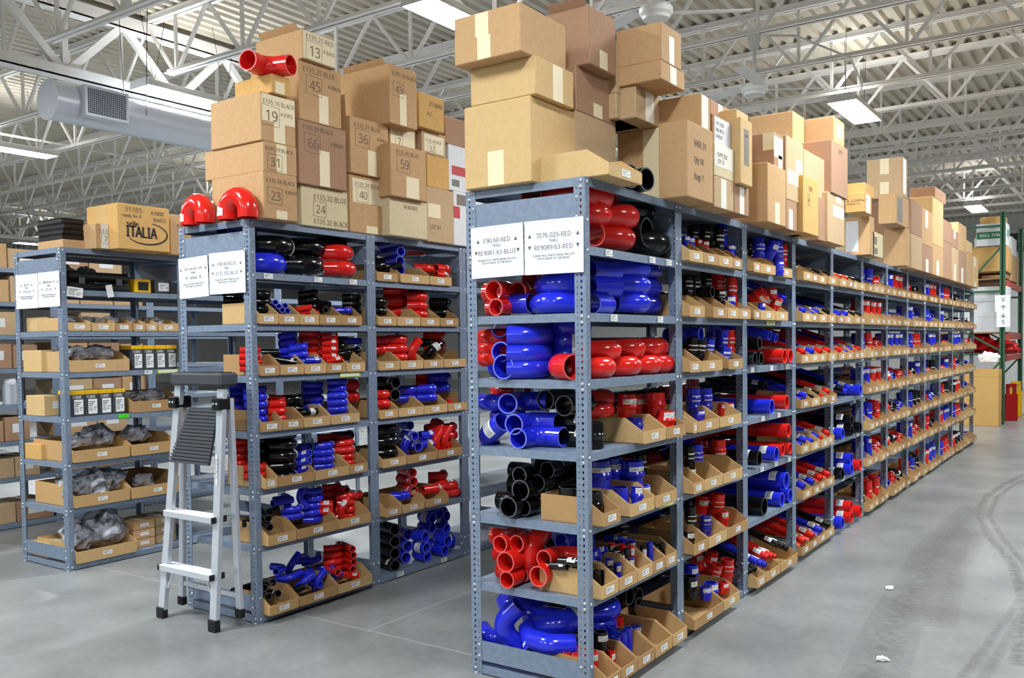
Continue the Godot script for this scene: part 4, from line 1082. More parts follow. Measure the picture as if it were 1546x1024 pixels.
const HOSES := {
	"R1.1": [["E","r",0.055,0.503,0.1,0.18,0,0,1,0,-1],["E","r",0.055,0.501,0.12,0.081,0,0,1,0,-1],["T","r",0.046,0.432,0.2,0.24,0,0,1,0.2,-1],["E","r",0.055,0.294,0.12,0.246,0,0,1,0,-1],["E","r",0.046,0.263,0.1,0.16,0,0,1,0,-1],["T","r",0.055,0.278,0.16,0.076,-30,0,1,0.16,-1],["E","k",0.07,0.83,0.12,0.085,0,0,1,0,-1],["E","k",0.07,0.653,0.2,0.124,135,0,1,0,-1],["E","k",0.07,0.83,0.2,0.253,0,0,1,0,-1],["E","r",0.055,0.16,0.183,0.243,-90,0,1,0,-1],["T","r",0.055,0.2,0.325,0.25,-90,0,1,0.2,-1]],
	"R1.2": [["E","b",0.046,0.627,0.09,0.223,0,0,1,0,-1],["E","b",0.046,0.626,0.09,0.145,0,0,1,0,-1],["E","b",0.046,0.625,0.09,0.062,0,0,1,0,-1],["T","b",0.046,0.854,0.14,0.234,90,0,1,0.15,-1],["T","b",0.046,0.854,0.14,0.146,90,0,1,0.15,-1],["T","b",0.046,0.854,0.14,0.062,90,0,1,0.15,-1],["T","b",0.046,0.412,0.14,0.206,70,0,1,0.16,-1],["T","b",0.046,0.41,0.14,0.128,70,0,1,0.16,-1],["T","b",0.046,0.334,0.12,0.048,90,0,1,0.14,-1],["E","b",0.046,0.1,0.194,0.13,-90,0,1,0,-1],["E","b",0.046,0.08,0.207,0.05,-90,0,1,0,-1],["T","b",0.046,0.12,0.411,0.055,0,0,1,0.13,-1],["E","r",0.046,0.12,0.513,0.112,45,0,1,0,-1],["E","r",0.038,0.1,0.489,0.039,45,0,1,0,-1],["T","r",0.046,0.2,0.405,0.106,-90,0,1,0.2,-1],["T","r",0.046,0.25,0.371,0.162,-90,0,1,0.2,-1]],
	"R1.3": [["E","r",0.046,0.348,0.11,0.121,-12,0,1,0,-1],["E","r",0.046,0.595,0.11,0.127,-12,0,1,0,-1],["E","r",0.046,0.8,0.11,0.127,-12,0,1,0,-1],["E","r",0.046,0.854,0.11,0.13,-12,0,1,0,-1],["E","r",0.046,0.239,0.08,0.047,-12,0,1,0,-1],["E","r",0.046,0.49,0.08,0.047,-12,0,1,0,-1],["E","r",0.046,0.705,0.08,0.047,-12,0,1,0,-1],["E","r",0.046,0.854,0.08,0.047,-12,0,1,0,-1],["E","r",0.055,0.1,0.153,0.056,-160,0,1,0,-1],["E","b",0.055,0.1,0.45,0.056,45,0,1,0,-1],["T","b",0.046,0.12,0.467,0.12,-80,0,1,0.18,-1],["E","b",0.046,0.09,0.318,0.189,-20,0,1,0,-1],["E","b",0.046,0.09,0.319,0.111,-20,0,1,0,-1],["E","b",0.046,0.09,0.32,0.047,-20,0,1,0,-1],["T","b",0.038,0.14,0.54,0.208,-50,10,1,0.16,-1],["E","b",0.046,0.25,0.258,0.226,-90,0,1,0,-1],["E","b",0.046,0.25,0.259,0.164,-90,0,1,0,-1],["E","b",0.046,0.25,0.26,0.104,-90,0,1,0,-1],["E","r",0.038,0.13,0.562,0.187,-90,0,1,0,-1],["E","r",0.038,0.13,0.562,0.135,-90,0,1,0,-1],["E","r",0.038,0.13,0.562,0.089,-90,0,1,0,-1]],
	"R1.4": [["E","b",0.046,0.15,0.414,0.194,150,0,1,0,-1],["E","b",0.046,0.12,0.343,0.106,139,0,1,0,-1],["E","b",0.046,0.11,0.308,0.047,134,0,1,0,-1],["F","b",0.046,0.09,0.535,0.053,-125,35,1,0,-1],["E","b",0.038,0.18,0.539,0.123,-100,0,1,0,-1],["T","k",0.046,0.25,0.297,0.206,-90,0,1,0.2,-1],["T","k",0.046,0.22,0.183,0.186,-90,0,1,0.2,-1],["E","r",0.038,0.24,0.562,0.239,-90,0,1,0,-1],["E","r",0.038,0.24,0.562,0.197,-90,0,1,0,-1],["E","b",0.038,0.12,0.562,0.192,-90,0,1,0,-1],["T","k",0.046,0.22,0.207,0.103,0,0,1,0.16,-1],["T","k",0.046,0.2,0.192,0.047,0,0,1,0.16,-1],["H","r",0.046,0.683,0.17,0.147,0,0,1,0.12,1],["H","r",0.046,0.854,0.2,0.135,0,0,1,0.12,1],["H","r",0.046,0.854,0.1,0.151,0,0,1,0.11,0],["H","r",0.046,0.854,0.05,0.073,0,0,1,0.09,1],["H","b",0.046,0.669,0.12,0.06,0,0,1,0.08,0],["V","r",0.038,0.862,0.1,0.069,0,0,1,0.07,0],["E","r",0.046,0.555,0.25,0.188,0,0,1,0,-1],["E","r",0.038,0.478,0.2,0.142,0,0,1,0,-1],["H","k",0.038,0.174,0.06,0.061,0,0,1,0.11,0]],
	"R1.5": [["E","k",0.038,0.14,0.403,0.185,45,0,1,0,-1],["E","k",0.046,0.13,0.39,0.123,45,0,1,0,-1],["E","k",0.046,0.08,0.421,0.054,45,0,1,0,-1],["E","k",0.038,0.14,0.384,0.044,45,0,1,0,-1],["E","k",0.038,0.2,0.347,0.148,45,0,1,0,-1],["E","k",0.038,0.25,0.328,0.199,45,0,1,0,-1],["H","b",0.055,0.631,0.12,0.136,0,0,1,0.12,1],["H","b",0.046,0.556,0.04,0.052,0,0,1,0.09,1],["H","b",0.055,0.413,0.18,0.154,0,0,1,0.13,1],["H","b",0.046,0.584,0.2,0.147,0,0,1,0.13,1],["V","b",0.046,0.456,0.1,0.057,0,0,1,0.08,0],["H","r",0.038,0.862,0.28,0.114,0,0,1,0.12,1],["V","k",0.055,0.1,0.14,0.096,0,0,1,0.1,0],["H","k",0.038,0.157,0.06,0.071,0,0,1,0.1,0],["H","k",0.038,0.862,0.2,0.126,0,0,1,0.14,1],["H","k",0.038,0.862,0.2,0.102,0,0,1,0.14,0]],
	"R1.6": [["E","r",0.038,0.1,0.484,0.184,45,0,1,0,-1],["E","r",0.046,0.08,0.44,0.116,45,0,1,0,-1],["E","r",0.038,0.07,0.429,0.039,45,0,1,0,-1],["E","r",0.038,0.13,0.416,0.188,45,0,1,0,-1],["E","r",0.038,0.12,0.201,0.142,135,0,1,0,-1],["E","r",0.046,0.1,0.207,0.07,135,0,1,0,-1],["E","r",0.038,0.18,0.361,0.039,135,0,1,0,-1],["E","r",0.046,0.13,0.359,0.132,-90,75,1,0,-1],["T","b",0.038,0.3,0.252,0.181,-90,0,1,0.2,-1],["E","b",0.038,0.3,0.265,0.171,-90,0,1,0,-1],["V","k",0.017,0.139,0.04,0.053,0,0,1,0.08,0],["V","k",0.017,0.198,0.04,0.047,0,0,1,0.08,0],["V","k",0.017,0.254,0.04,0.041,0,0,1,0.08,0],["T","k",0.017,0.029,0.12,0.145,0,4,1,0.08,1],["T","k",0.017,0.029,0.1,0.145,0,4,1,0.08,1],["T","k",0.017,0.029,0.16,0.12,0,4,1,0.08,1],["T","k",0.017,0.137,0.1,0.107,0,4,1,0.08,1],["T","k",0.017,0.277,0.14,0.077,0,4,1,0.08,1],["T","k",0.017,0.235,0.1,0.077,0,4,1,0.08,1],["V","b",0.017,0.347,0.05,0.041,0,0,1,0.08,1],["V","b",0.017,0.409,0.05,0.041,0,0,1,0.08,1],["V","b",0.017,0.475,0.05,0.041,0,0,1,0.08,1],["V","b",0.017,0.365,0.1,0.056,0,0,1,0.08,1],["V","b",0.017,0.422,0.1,0.059,0,0,1,0.08,1],["V","b",0.017,0.477,0.1,0.058,0,0,1,0.08,1],["T","b",0.017,0.305,0.16,0.104,20,10,1,0.09,1],["T","b",0.017,0.399,0.16,0.068,20,10,1,0.09,1],["T","b",0.017,0.368,0.16,0.114,20,10,1,0.09,1],["T","r",0.013,0.46,0.14,0.086,10,0,1,0.07,1],["T","r",0.013,0.515,0.14,0.069,10,0,1,0.07,1],["V","k",0.013,0.577,0.2,0.086,0,0,1,0.06,0],["V","k",0.013,0.635,0.2,0.076,0,0,1,0.06,0],["V","k",0.013,0.695,0.2,0.067,0,0,1,0.06,0],["V","k",0.013,0.756,0.2,0.057,0,0,1,0.06,0],["V","k",0.013,0.819,0.2,0.047,0,0,1,0.06,0],["V","k",0.013,0.883,0.2,0.037,0,0,1,0.06,0],["V","k",0.013,0.887,0.2,0.031,0,0,1,0.06,0],["V","k",0.017,0.689,0.07,0.05,0,0,1,0.08,1],["V","k",0.017,0.767,0.07,0.045,0,0,1,0.08,1],["T","b",0.017,0.624,0.22,0.118,10,0,1,0.08,1],["T","b",0.017,0.717,0.22,0.095,10,0,1,0.08,1],["T","b",0.017,0.801,0.22,0.083,10,0,1,0.08,1],["H","k",0.038,0.862,0.3,0.096,0,0,1,0.15,1],["V","k",0.017,0.065,0.1,0.064,0,0,1,0.115,1],["V","k",0.017,0.119,0.1,0.07,0,0,1,0.115,0],["V","k",0.017,0.165,0.1,0.075,0,0,1,0.115,1],["V","k",0.017,0.069,0.145,0.064,0,0,1,0.115,0],["V","k",0.017,0.115,0.145,0.07,0,0,1,0.115,1],["V","k",0.017,0.169,0.145,0.075,0,0,1,0.115,0],["V","k",0.017,0.065,0.19,0.064,0,0,1,0.115,1],["V","k",0.017,0.119,0.19,0.07,0,0,1,0.115,0],["V","k",0.017,0.165,0.19,0.075,0,0,1,0.115,1],["V","k",0.017,0.069,0.235,0.064,0,0,1,0.115,0],["V","k",0.017,0.115,0.235,0.07,0,0,1,0.115,1],["V","k",0.017,0.169,0.235,0.075,0,0,1,0.115,0],["V","b",0.017,0.225,0.15,0.064,0,0,1,0.115,1],["V","b",0.017,0.286,0.15,0.07,0,0,1,0.115,0],["V","b",0.017,0.34,0.15,0.075,0,0,1,0.115,1],["V","b",0.017,0.229,0.195,0.064,0,0,1,0.115,0],["V","b",0.017,0.282,0.195,0.07,0,0,1,0.115,1],["V","b",0.017,0.344,0.195,0.075,0,0,1,0.115,0],["V","b",0.017,0.225,0.24,0.064,0,0,1,0.115,1],["V","b",0.017,0.286,0.24,0.07,0,0,1,0.115,0],["V","b",0.017,0.34,0.24,0.075,0,0,1,0.115,1],["V","k",0.016,0.399,0.06,0.061,0,0,1,0.11,1],["V","k",0.016,0.453,0.06,0.067,0,0,1,0.11,0],["V","r",0.016,0.499,0.06,0.073,0,0,1,0.11,1],["V","k",0.016,0.403,0.11,0.061,0,0,1,0.11,0],["V","k",0.016,0.449,0.11,0.067,0,0,1,0.11,1],["V","r",0.016,0.503,0.11,0.073,0,0,1,0.11,0],["V","k",0.016,0.399,0.16,0.061,0,0,1,0.11,1],["V","k",0.016,0.453,0.16,0.067,0,0,1,0.11,0],["V","r",0.016,0.499,0.16,0.073,0,0,1,0.11,1],["V","k",0.016,0.562,0.03,0.061,0,0,1,0.11,1],["V","b",0.016,0.63,0.03,0.067,0,0,1,0.11,0],["V","k",0.016,0.566,0.12,0.061,0,0,1,0.11,0],["V","b",0.016,0.626,0.12,0.067,0,0,1,0.11,1],["V","k",0.016,0.562,0.17,0.061,0,0,1,0.11,1],["V","b",0.016,0.63,0.17,0.067,0,0,1,0.11,0],["V","k",0.017,0.695,0.03,0.046,0,0,1,0.08,1],["V","k",0.017,0.762,0.03,0.052,0,0,1,0.08,0],["V","k",0.017,0.699,0.08,0.046,0,0,1,0.08,0],["V","k",0.017,0.758,0.08,0.052,0,0,1,0.08,1]],
	"R1.7": [["E","b",0.046,0.09,0.466,0.17,-150,85,1,0,-1],["F","b",0.046,0.08,0.229,0.14,-75,0,1,0,-1],["T","b",0.046,0.1,0.353,0.127,-45,-25,1,0.15,-1],["E","b",0.038,0.1,0.561,0.11,-90,0,1,0,-1],["E","b",0.055,0.2,0.256,0.197,-60,20,1,0,-1],["E","b",0.046,0.25,0.532,0.222,-90,10,1,0,-1],["E","b",0.055,0.25,0.408,0.189,-120,0,1,0,-1],["E","b",0.038,0.2,0.5,0.072,-90,0,1,0,-1],["F","b",0.038,0.1,0.361,0.039,-90,0,1,0,-1],["F","b",0.038,0.14,0.535,0.039,-90,0,1,0,-1],["V","r",0.017,0.189,0.05,0.059,0,0,1,0.08,1],["V","r",0.017,0.283,0.05,0.041,0,0,1,0.08,1],["V","r",0.017,0.202,0.05,0.041,0,0,1,0.08,1],["V","r",0.017,0.127,0.05,0.083,0,0,1,0.08,1],["V","k",0.021,0.424,0.08,0.041,0,0,1,0.08,1],["V","k",0.021,0.49,0.08,0.041,0,0,1,0.08,1],["V","k",0.021,0.329,0.08,0.041,0,0,1,0.08,1],["V","k",0.021,0.357,0.08,0.058,0,0,1,0.08,1],["V","k",0.03,0.244,0.08,0.131,0,0,1,0.08,1],["V","b",0.021,0.679,0.12,0.041,0,0,1,0.08,1],["V","b",0.021,0.614,0.12,0.041,0,0,1,0.08,0],["V","b",0.021,0.508,0.12,0.065,0,0,1,0.08,0],["V","b",0.021,0.421,0.12,0.099,0,0,1,0.08,0],["V","b",0.021,0.519,0.12,0.041,0,0,1,0.08,0],["V","b",0.021,0.621,0.12,0.041,0,0,1,0.08,0],["V","b",0.021,0.442,0.12,0.065,0,0,1,0.08,0],["V","r",0.021,0.581,0.2,0.077,0,0,1,0.08,0],["V","r",0.021,0.642,0.2,0.071,0,0,1,0.08,0],["V","r",0.021,0.759,0.2,0.041,0,0,1,0.08,1],["V","r",0.021,0.695,0.2,0.041,0,0,1,0.08,0],["E","b",0.046,0.505,0.2,0.184,0,0,1,0,-1],["E","b",0.046,0.497,0.22,0.114,0,0,1,0,-1],["E","k",0.046,0.709,0.3,0.19,135,0,1,0,-1],["T","k",0.046,0.854,0.3,0.157,0,0,1,0.2,-1],["T","k",0.046,0.854,0.3,0.111,0,0,1,0.2,-1],["G","k",0.021,0.879,0.2,0.04,90,0,1,0.16,1],["G","k",0.021,0.879,0.15,0.038,90,0,1,0.1,0],["V","r",0.019,0.06,0.1,0.064,0,0,1,0.115,1],["V","r",0.019,0.103,0.1,0.07,0,0,1,0.115,0],["V","r",0.019,0.138,0.1,0.075,0,0,1,0.115,1],["V","r",0.019,0.064,0.15,0.064,0,0,1,0.115,0],["V","r",0.019,0.099,0.15,0.07,0,0,1,0.115,1],["V","r",0.019,0.142,0.15,0.075,0,0,1,0.115,0],["V","r",0.019,0.06,0.2,0.064,0,0,1,0.115,1],["V","r",0.019,0.103,0.2,0.07,0,0,1,0.115,0],["V","r",0.019,0.138,0.2,0.075,0,0,1,0.115,1],["V","k",0.021,0.189,0.13,0.066,0,0,1,0.12,1],["V","k",0.021,0.243,0.13,0.072,0,0,1,0.12,0],["V","k",0.021,0.29,0.13,0.078,0,0,1,0.12,1],["V","k",0.021,0.193,0.18,0.066,0,0,1,0.12,0],["V","k",0.021,0.239,0.18,0.072,0,0,1,0.12,1],["V","k",0.021,0.294,0.18,0.078,0,0,1,0.12,0],["V","k",0.021,0.189,0.23,0.066,0,0,1,0.12,1],["V","k",0.021,0.243,0.23,0.072,0,0,1,0.12,0],["V","k",0.021,0.29,0.23,0.078,0,0,1,0.12,1],["V","b",0.021,0.348,0.06,0.064,0,0,1,0.115,0],["V","b",0.021,0.408,0.06,0.07,0,0,1,0.115,0],["V","b",0.021,0.46,0.06,0.075,0,0,1,0.115,0],["V","b",0.021,0.352,0.17,0.064,0,0,1,0.115,0],["V","b",0.021,0.404,0.17,0.07,0,0,1,0.115,0],["V","b",0.021,0.464,0.17,0.075,0,0,1,0.115,0],["V","b",0.021,0.348,0.22,0.064,0,0,1,0.115,0],["V","b",0.021,0.408,0.22,0.07,0,0,1,0.115,0],["V","b",0.021,0.46,0.22,0.075,0,0,1,0.115,0],["V","k",0.018,0.527,0.2,0.046,0,0,1,0.08,1],["V","k",0.018,0.592,0.2,0.052,0,0,1,0.08,0],["V","k",0.018,0.649,0.2,0.058,0,0,1,0.08,1],["V","k",0.018,0.531,0.24,0.046,0,0,1,0.08,0],["V","k",0.018,0.588,0.24,0.052,0,0,1,0.08,1],["V","k",0.018,0.653,0.24,0.058,0,0,1,0.08,0]],
	"R2.1": [["H","k",0.03,0.638,0.2,0.174,0,0,1,0.16,1],["H","k",0.03,0.686,0.15,0.174,0,0,1,0.17,1],["H","k",0.03,0.772,0.1,0.159,0,0,1,0.18,1],["H","k",0.03,0.87,0.14,0.173,0,0,1,0.17,1],["H","b",0.03,0.87,0.12,0.203,0,0,1,0.15,1],["H","b",0.021,0.849,0.06,0.11,0,0,1,0.08,1],["H","b",0.021,0.879,0.06,0.108,0,0,1,0.08,1],["H","b",0.021,0.221,0.06,0.105,0,0,1,0.08,1],["H","b",0.021,0.262,0.05,0.099,0,0,1,0.08,1],["H","r",0.021,0.436,0.08,0.111,0,0,1,0.07,1],["H","r",0.021,0.451,0.05,0.101,0,0,1,0.07,1]],
	"R2.2": [["H","k",0.03,0.445,0.15,0.165,0,0,1,0.15,1],["H","k",0.03,0.517,0.14,0.163,0,0,1,0.15,1],["H","k",0.03,0.736,0.16,0.188,0,0,1,0.17,1],["H","r",0.038,0.862,0.14,0.182,0,0,1,0.16,1],["H","r",0.03,0.87,0.06,0.151,0,0,1,0.18,1],["H","k",0.03,0.68,0.06,0.115,0,0,1,0.1,1],["H","b",0.03,0.785,0.04,0.094,0,0,1,0.07,1],["E","k",0.03,0.547,0.12,0.145,225,0,1,0,-1]],
	"R2.3": [["H","k",0.03,0.518,0.18,0.151,0,0,1,0.17,1],["H","k",0.03,0.338,0.08,0.102,0,8,1,0.15,1],["H","k",0.03,0.392,0.06,0.102,0,10,1,0.13,1],["H","b",0.03,0.507,0.06,0.104,0,12,1,0.13,1],["H","b",0.038,0.789,0.14,0.159,0,0,1,0.17,1],["H","b",0.03,0.765,0.08,0.134,0,6,1,0.17,1],["H","r",0.038,0.862,0.08,0.133,0,0,1,0.17,1],["H","b",0.03,0.674,0.03,0.061,0,8,1,0.12,1],["E","b",0.038,0.351,0.14,0.193,135,0,1,0,-1]],
	"R2.4": [["H","b",0.038,0.401,0.1,0.128,0,0,1,0.15,1],["H","b",0.038,0.615,0.12,0.12,0,0,1,0.15,1],["H","b",0.03,0.356,0.05,0.068,0,0,1,0.05,1],["H","r",0.03,0.723,0.06,0.072,0,0,1,0.07,1],["H","k",0.038,0.862,0.3,0.149,0,0,1,0.16,1],["H","r",0.038,0.862,0.3,0.148,0,0,1,0.17,1],["H","r",0.03,0.781,0.05,0.068,0,0,1,0.07,1]],
	"R2.5": [["H","k",0.03,0.384,0.12,0.125,0,0,1,0.14,1],["H","k",0.03,0.236,0.05,0.06,0,0,1,0.09,1],["H","b",0.038,0.526,0.14,0.114,0,0,1,0.16,1],["H","r",0.038,0.862,0.25,0.106,0,0,1,0.14,1],["H","r",0.038,0.815,0.12,0.101,0,0,1,0.18,1],["H","r",0.03,0.87,0.14,0.091,0,0,1,0.18,1],["H","r",0.038,0.862,0.16,0.091,0,0,1,0.18,1]],
	"R2.6": [["H","k",0.03,0.356,0.1,0.097,0,0,1,0.17,1],["H","k",0.03,0.217,0.05,0.041,0,0,1,0.08,1],["H","r",0.038,0.751,0.2,0.121,0,10,1,0.12,1],["H","r",0.038,0.778,0.12,0.112,0,8,1,0.16,1],["H","r",0.038,0.862,0.2,0.095,0,0,1,0.15,1],["H","b",0.03,0.461,0.06,0.071,0,0,1,0.1,1],["H","r",0.03,0.716,0.06,0.065,0,0,1,0.08,1]],
	"R2.7": [["H","r",0.038,0.862,0.2,0.147,0,15,1,0.12,1],["H","r",0.038,0.714,0.12,0.114,0,20,1,0.13,1],["H","r",0.038,0.82,0.08,0.116,0,6,1,0.14,1],["H","r",0.038,0.86,0.22,0.114,0,0,1,0.12,1],["H","b",0.038,0.45,0.14,0.17,0,0,1,0.1,1],["H","k",0.038,0.274,0.07,0.149,0,0,1,0.12,1],["H","b",0.038,0.484,0.04,0.086,0,0,1,0.09,1],["H","r",0.038,0.785,0.25,0.159,0,0,1,0.1,1],["H","b",0.03,0.408,0.04,0.092,0,0,1,0.07,1],["H","r",0.03,0.635,0.03,0.07,0,0,1,0.06,1]],
	"R3.1": [["H","k",0.03,0.537,0.15,0.167,0,0,1,0.17,1],["H","b",0.038,0.519,0.1,0.162,0,0,1,0.17,1],["H","b",0.03,0.644,0.1,0.143,0,0,1,0.14,1],["H","b",0.038,0.633,0.06,0.179,0,25,1,0.12,1],["H","b",0.038,0.785,0.07,0.165,0,0,1,0.17,1],["H","b",0.03,0.542,-0.02,0.051,0,0,1,0.1,1],["H","r",0.03,0.87,0.06,0.15,0,0,1,0.17,1],["H","r",0.03,0.87,0.1,0.175,0,0,1,0.17,1]],
	"R3.2": [["H","r",0.046,0.51,0.1,0.152,0,60,1,0.1,1],["H","r",0.038,0.75,0.1,0.166,0,0,1,0.1,1],["H","r",0.03,0.668,0.04,0.102,0,30,1,0.09,1],["H","r",0.038,0.684,0.1,0.11,0,10,1,0.08,1],["H","b",0.021,0.369,0.03,0.078,0,0,1,0.06,1],["T","b",0.021,0.788,0.2,0.227,0,-25,1,0.4,-1]],
	"R3.3": [["T","k",0.038,0.083,0.2,0.051,0,0,1,0.46,-1],["T","k",0.038,0.193,0.2,0.049,0,0,1,0.46,-1],["T","k",0.038,0.165,0.2,0.139,0,0,1,0.46,-1],["T","r",0.046,0.632,0.2,0.054,0,0,1,0.46,-1],["T","r",0.046,0.751,0.2,0.054,0,0,1,0.46,-1],["T","b",0.03,0.583,0.25,0.23,0,-14,1,0.5,-1],["T","b",0.03,0.456,0.25,0.246,0,-14,1,0.5,-1]],
	"R3.4": [["T","b",0.046,0.394,0.2,0.051,0,0,1,0.45,-1],["T","r",0.046,0.688,0.2,0.06,0,0,1,0.45,-1],["T","k",0.03,0.654,0.3,0.19,0,-8,1,0.4,-1]],
	"R3.5": [["T","r",0.046,0.722,0.2,0.18,0,0,1,0.45,-1],["T","r",0.038,0.602,0.2,0.065,0,0,1,0.45,-1],["T","r",0.038,0.758,0.2,0.06,0,0,1,0.45,-1],["T","b",0.046,0.482,0.2,0.055,0,0,1,0.45,-1],["T","k",0.046,0.17,0.2,0.063,0,0,1,0.45,-1]],
	"R3.6": [["T","b",0.055,0.738,0.22,0.157,0,0,1,0.45,-1],["T","b",0.046,0.649,0.22,0.047,0,0,1,0.45,-1],["T","b",0.046,0.82,0.22,0.047,0,0,1,0.45,-1],["T","k",0.055,0.314,0.22,0.056,0,0,1,0.45,-1]],
	"R3.7": [["L","k",0.021,0.124,0.2,0.166,0,-20,1,0.46,1],["L","k",0.021,0.049,0.2,0.17,0,-20,1,0.46,1],["L","b",0.021,0.22,0.2,0.179,0,-20,1,0.46,1],["L","b",0.021,0.143,0.2,0.208,0,-20,1,0.46,1],["L","b",0.021,0.298,0.2,0.155,0,-20,1,0.46,1],["L","r",0.021,0.421,0.2,0.184,0,-20,1,0.46,1],["L","r",0.021,0.339,0.2,0.194,0,-20,1,0.46,1],["L","r",0.021,0.483,0.2,0.165,0,-20,1,0.46,1],["L","k",0.021,0.634,0.2,0.204,0,-20,1,0.46,1],["L","k",0.021,0.723,0.2,0.173,0,-20,1,0.46,1],["L","k",0.021,0.547,0.2,0.228,0,-20,1,0.46,1]],
	"M1.1": [["E","k",0.055,0.261,0.1,0.164,0,0,1,0,-1],["E","k",0.055,0.549,0.14,0.177,0,0,1,0,-1],["E","k",0.055,0.467,0.08,0.069,0,0,1,0,-1],["E","b",0.055,0.185,0.08,0.061,0,0,1,0,-1],["E","r",0.046,0.731,0.08,0.161,0,0,1,0,-1],["E","r",0.046,0.729,0.06,0.063,0,0,1,0,1],["E","k",0.046,0.854,0.25,0.223,0,0,1,0,-1],["T","b",0.055,0.198,0.35,0.264,90,0,1,0.2,1],["E","k",0.055,0.504,0.3,0.113,0,0,1,0,-1]],
	"M1.2": [["E","k",0.021,0.167,0.1,0.042,0,0,4,0,1],["T","b",0.017,0.251,0.07,0.073,-20,10,1,0.09,1],["T","b",0.017,0.228,0.07,0.091,-20,10,1,0.09,1],["T","b",0.017,0.291,0.07,0.068,-20,10,1,0.09,1],["T","b",0.017,0.206,0.07,0.112,-20,10,1,0.09,1],["T","b",0.017,0.274,0.07,0.096,-20,10,1,0.09,1],["T","r",0.017,0.432,0.07,0.094,60,10,1,0.09,0],["T","r",0.017,0.462,0.07,0.072,60,10,1,0.09,0],["T","r",0.017,0.487,0.07,0.06,60,10,1,0.09,0],["E","k",0.021,0.554,0.14,0.108,0,10,3,0,1],["T","k",0.021,0.602,0.1,0.128,20,-10,1,0.1,-1],["T","k",0.021,0.554,0.08,0.088,0,0,1,0.12,-1],["E","b",0.017,0.76,0.06,0.088,0,0,1,0,-1],["E","k",0.021,0.873,0.1,0.092,0,0,3,0,1],["E","k",0.021,0.305,0.5,0.114,0,0,3,0,-1]],
	"M1.3": [["E","r",0.017,0.076,0.08,0.039,0,0,4,0,-1],["T","k",0.021,0.233,0.14,0.121,90,0,1,0.2,1],["T","k",0.021,0.258,0.05,0.077,45,-10,1,0.14,1],["E","b",0.021,0.374,0.12,0.057,20,10,5,0,1],["E","b",0.021,0.416,0.08,0.07,15,10,3,0,1],["T","b",0.021,0.467,0.05,0.073,80,0,1,0.1,1],["E","r",0.021,0.559,0.14,0.064,0,0,5,0,-1],["T","r",0.021,0.63,0.08,0.049,70,0,5,0.1,1],["T","r",0.017,0.619,0.03,0.069,70,10,1,0.1,1],["E","k",0.021,0.871,0.12,0.093,0,10,1,0,1],["E","k",0.021,0.879,0.12,0.062,0,10,1,0,1],["E","k",0.021,0.816,0.12,0.114,0,10,1,0,1],["E","k",0.021,0.879,0.12,0.123,0,10,1,0,1],["E","k",0.021,0.762,0.12,0.154,0,10,1,0,1],["T","b",0.021,0.879,0.14,0.183,60,0,1,0.12,-1],["E","k",0.03,0.87,0.22,0.184,0,0,1,0,-1]],
	"M1.4": [["E","b",0.021,0.178,0.3,0.074,0,0,5,0,1],["E","b",0.021,0.123,0.1,0.059,0,0,5,0,1],["E","r",0.021,0.249,0.08,0.057,25,0,3,0,1],["T","r",0.021,0.246,0.14,0.128,70,-10,2,0.14,-1],["E","k",0.03,0.401,0.14,0.093,0,0,2,0,-1],["E","k",0.021,0.417,0.07,0.079,-40,0,1,0,-1],["E","b",0.021,0.596,0.16,0.103,0,0,4,0,1],["E","b",0.021,0.715,0.08,0.036,0,0,6,0,1],["E","r",0.038,0.862,0.16,0.138,0,0,2,0,-1]],
	"M1.5": [["E","r",0.021,0.125,0.25,0.073,0,0,5,0,1],["E","r",0.021,0.091,0.08,0.063,0,0,2,0,-1],["E","k",0.03,0.288,0.08,0.031,0,0,5,0,1],["E","k",0.03,0.243,0.2,0.119,0,0,3,0,-1],["T","b",0.021,0.394,0.07,0.058,20,15,3,0.11,1],["E","b",0.021,0.596,0.08,0.052,0,0,4,0,1],["E","b",0.021,0.498,0.16,0.133,0,0,2,0,1],["E","r",0.021,0.766,0.08,0.05,0,0,4,0,1],["E","r",0.021,0.754,0.22,0.04,0,0,5,0,-1],["T","r",0.021,0.791,0.16,0.197,-15,0,1,0.16,-1],["E","k",0.03,0.87,0.2,0.082,0,0,3,0,-1]],
	"M1.6": [["T","k",0.021,0.12,0.08,0.148,-20,-10,1,0.14,-1],["T","k",0.021,0.121,0.07,0.1,-20,-10,1,0.14,-1],["E","k",0.021,0.234,0.14,0.146,-30,20,1,0,1],["E","k",0.021,0.106,0.12,0.103,0,0,1,0,-1],["E","b",0.021,0.52,0.1,0.052,0,0,5,0,0],["E","b",0.021,0.361,0.1,0.096,0,0,2,0,1],["E","b",0.021,0.329,0.15,0.156,20,0,2,0,-1],["E","b",0.021,0.413,0.1,0.203,-90,90,1,0,-1],["T","b",0.021,0.287,0.12,0.19,90,0,1,0.14,-1],["E","r",0.021,0.786,0.1,0.027,0,0,4,0,1],["T","r",0.021,0.542,0.07,0.096,30,0,2,0.12,1],["E","r",0.021,0.696,0.06,0.079,-90,80,1,0,-1],["E","r",0.021,0.785,0.22,0.032,0,0,5,0,-1],["E","r",0.021,0.879,0.24,0.035,0,0,4,0,-1],["T","r",0.021,0.789,0.16,0.189,-20,0,1,0.16,-1],["E","r",0.021,0.852,0.1,0.143,0,0,1,0,1]],
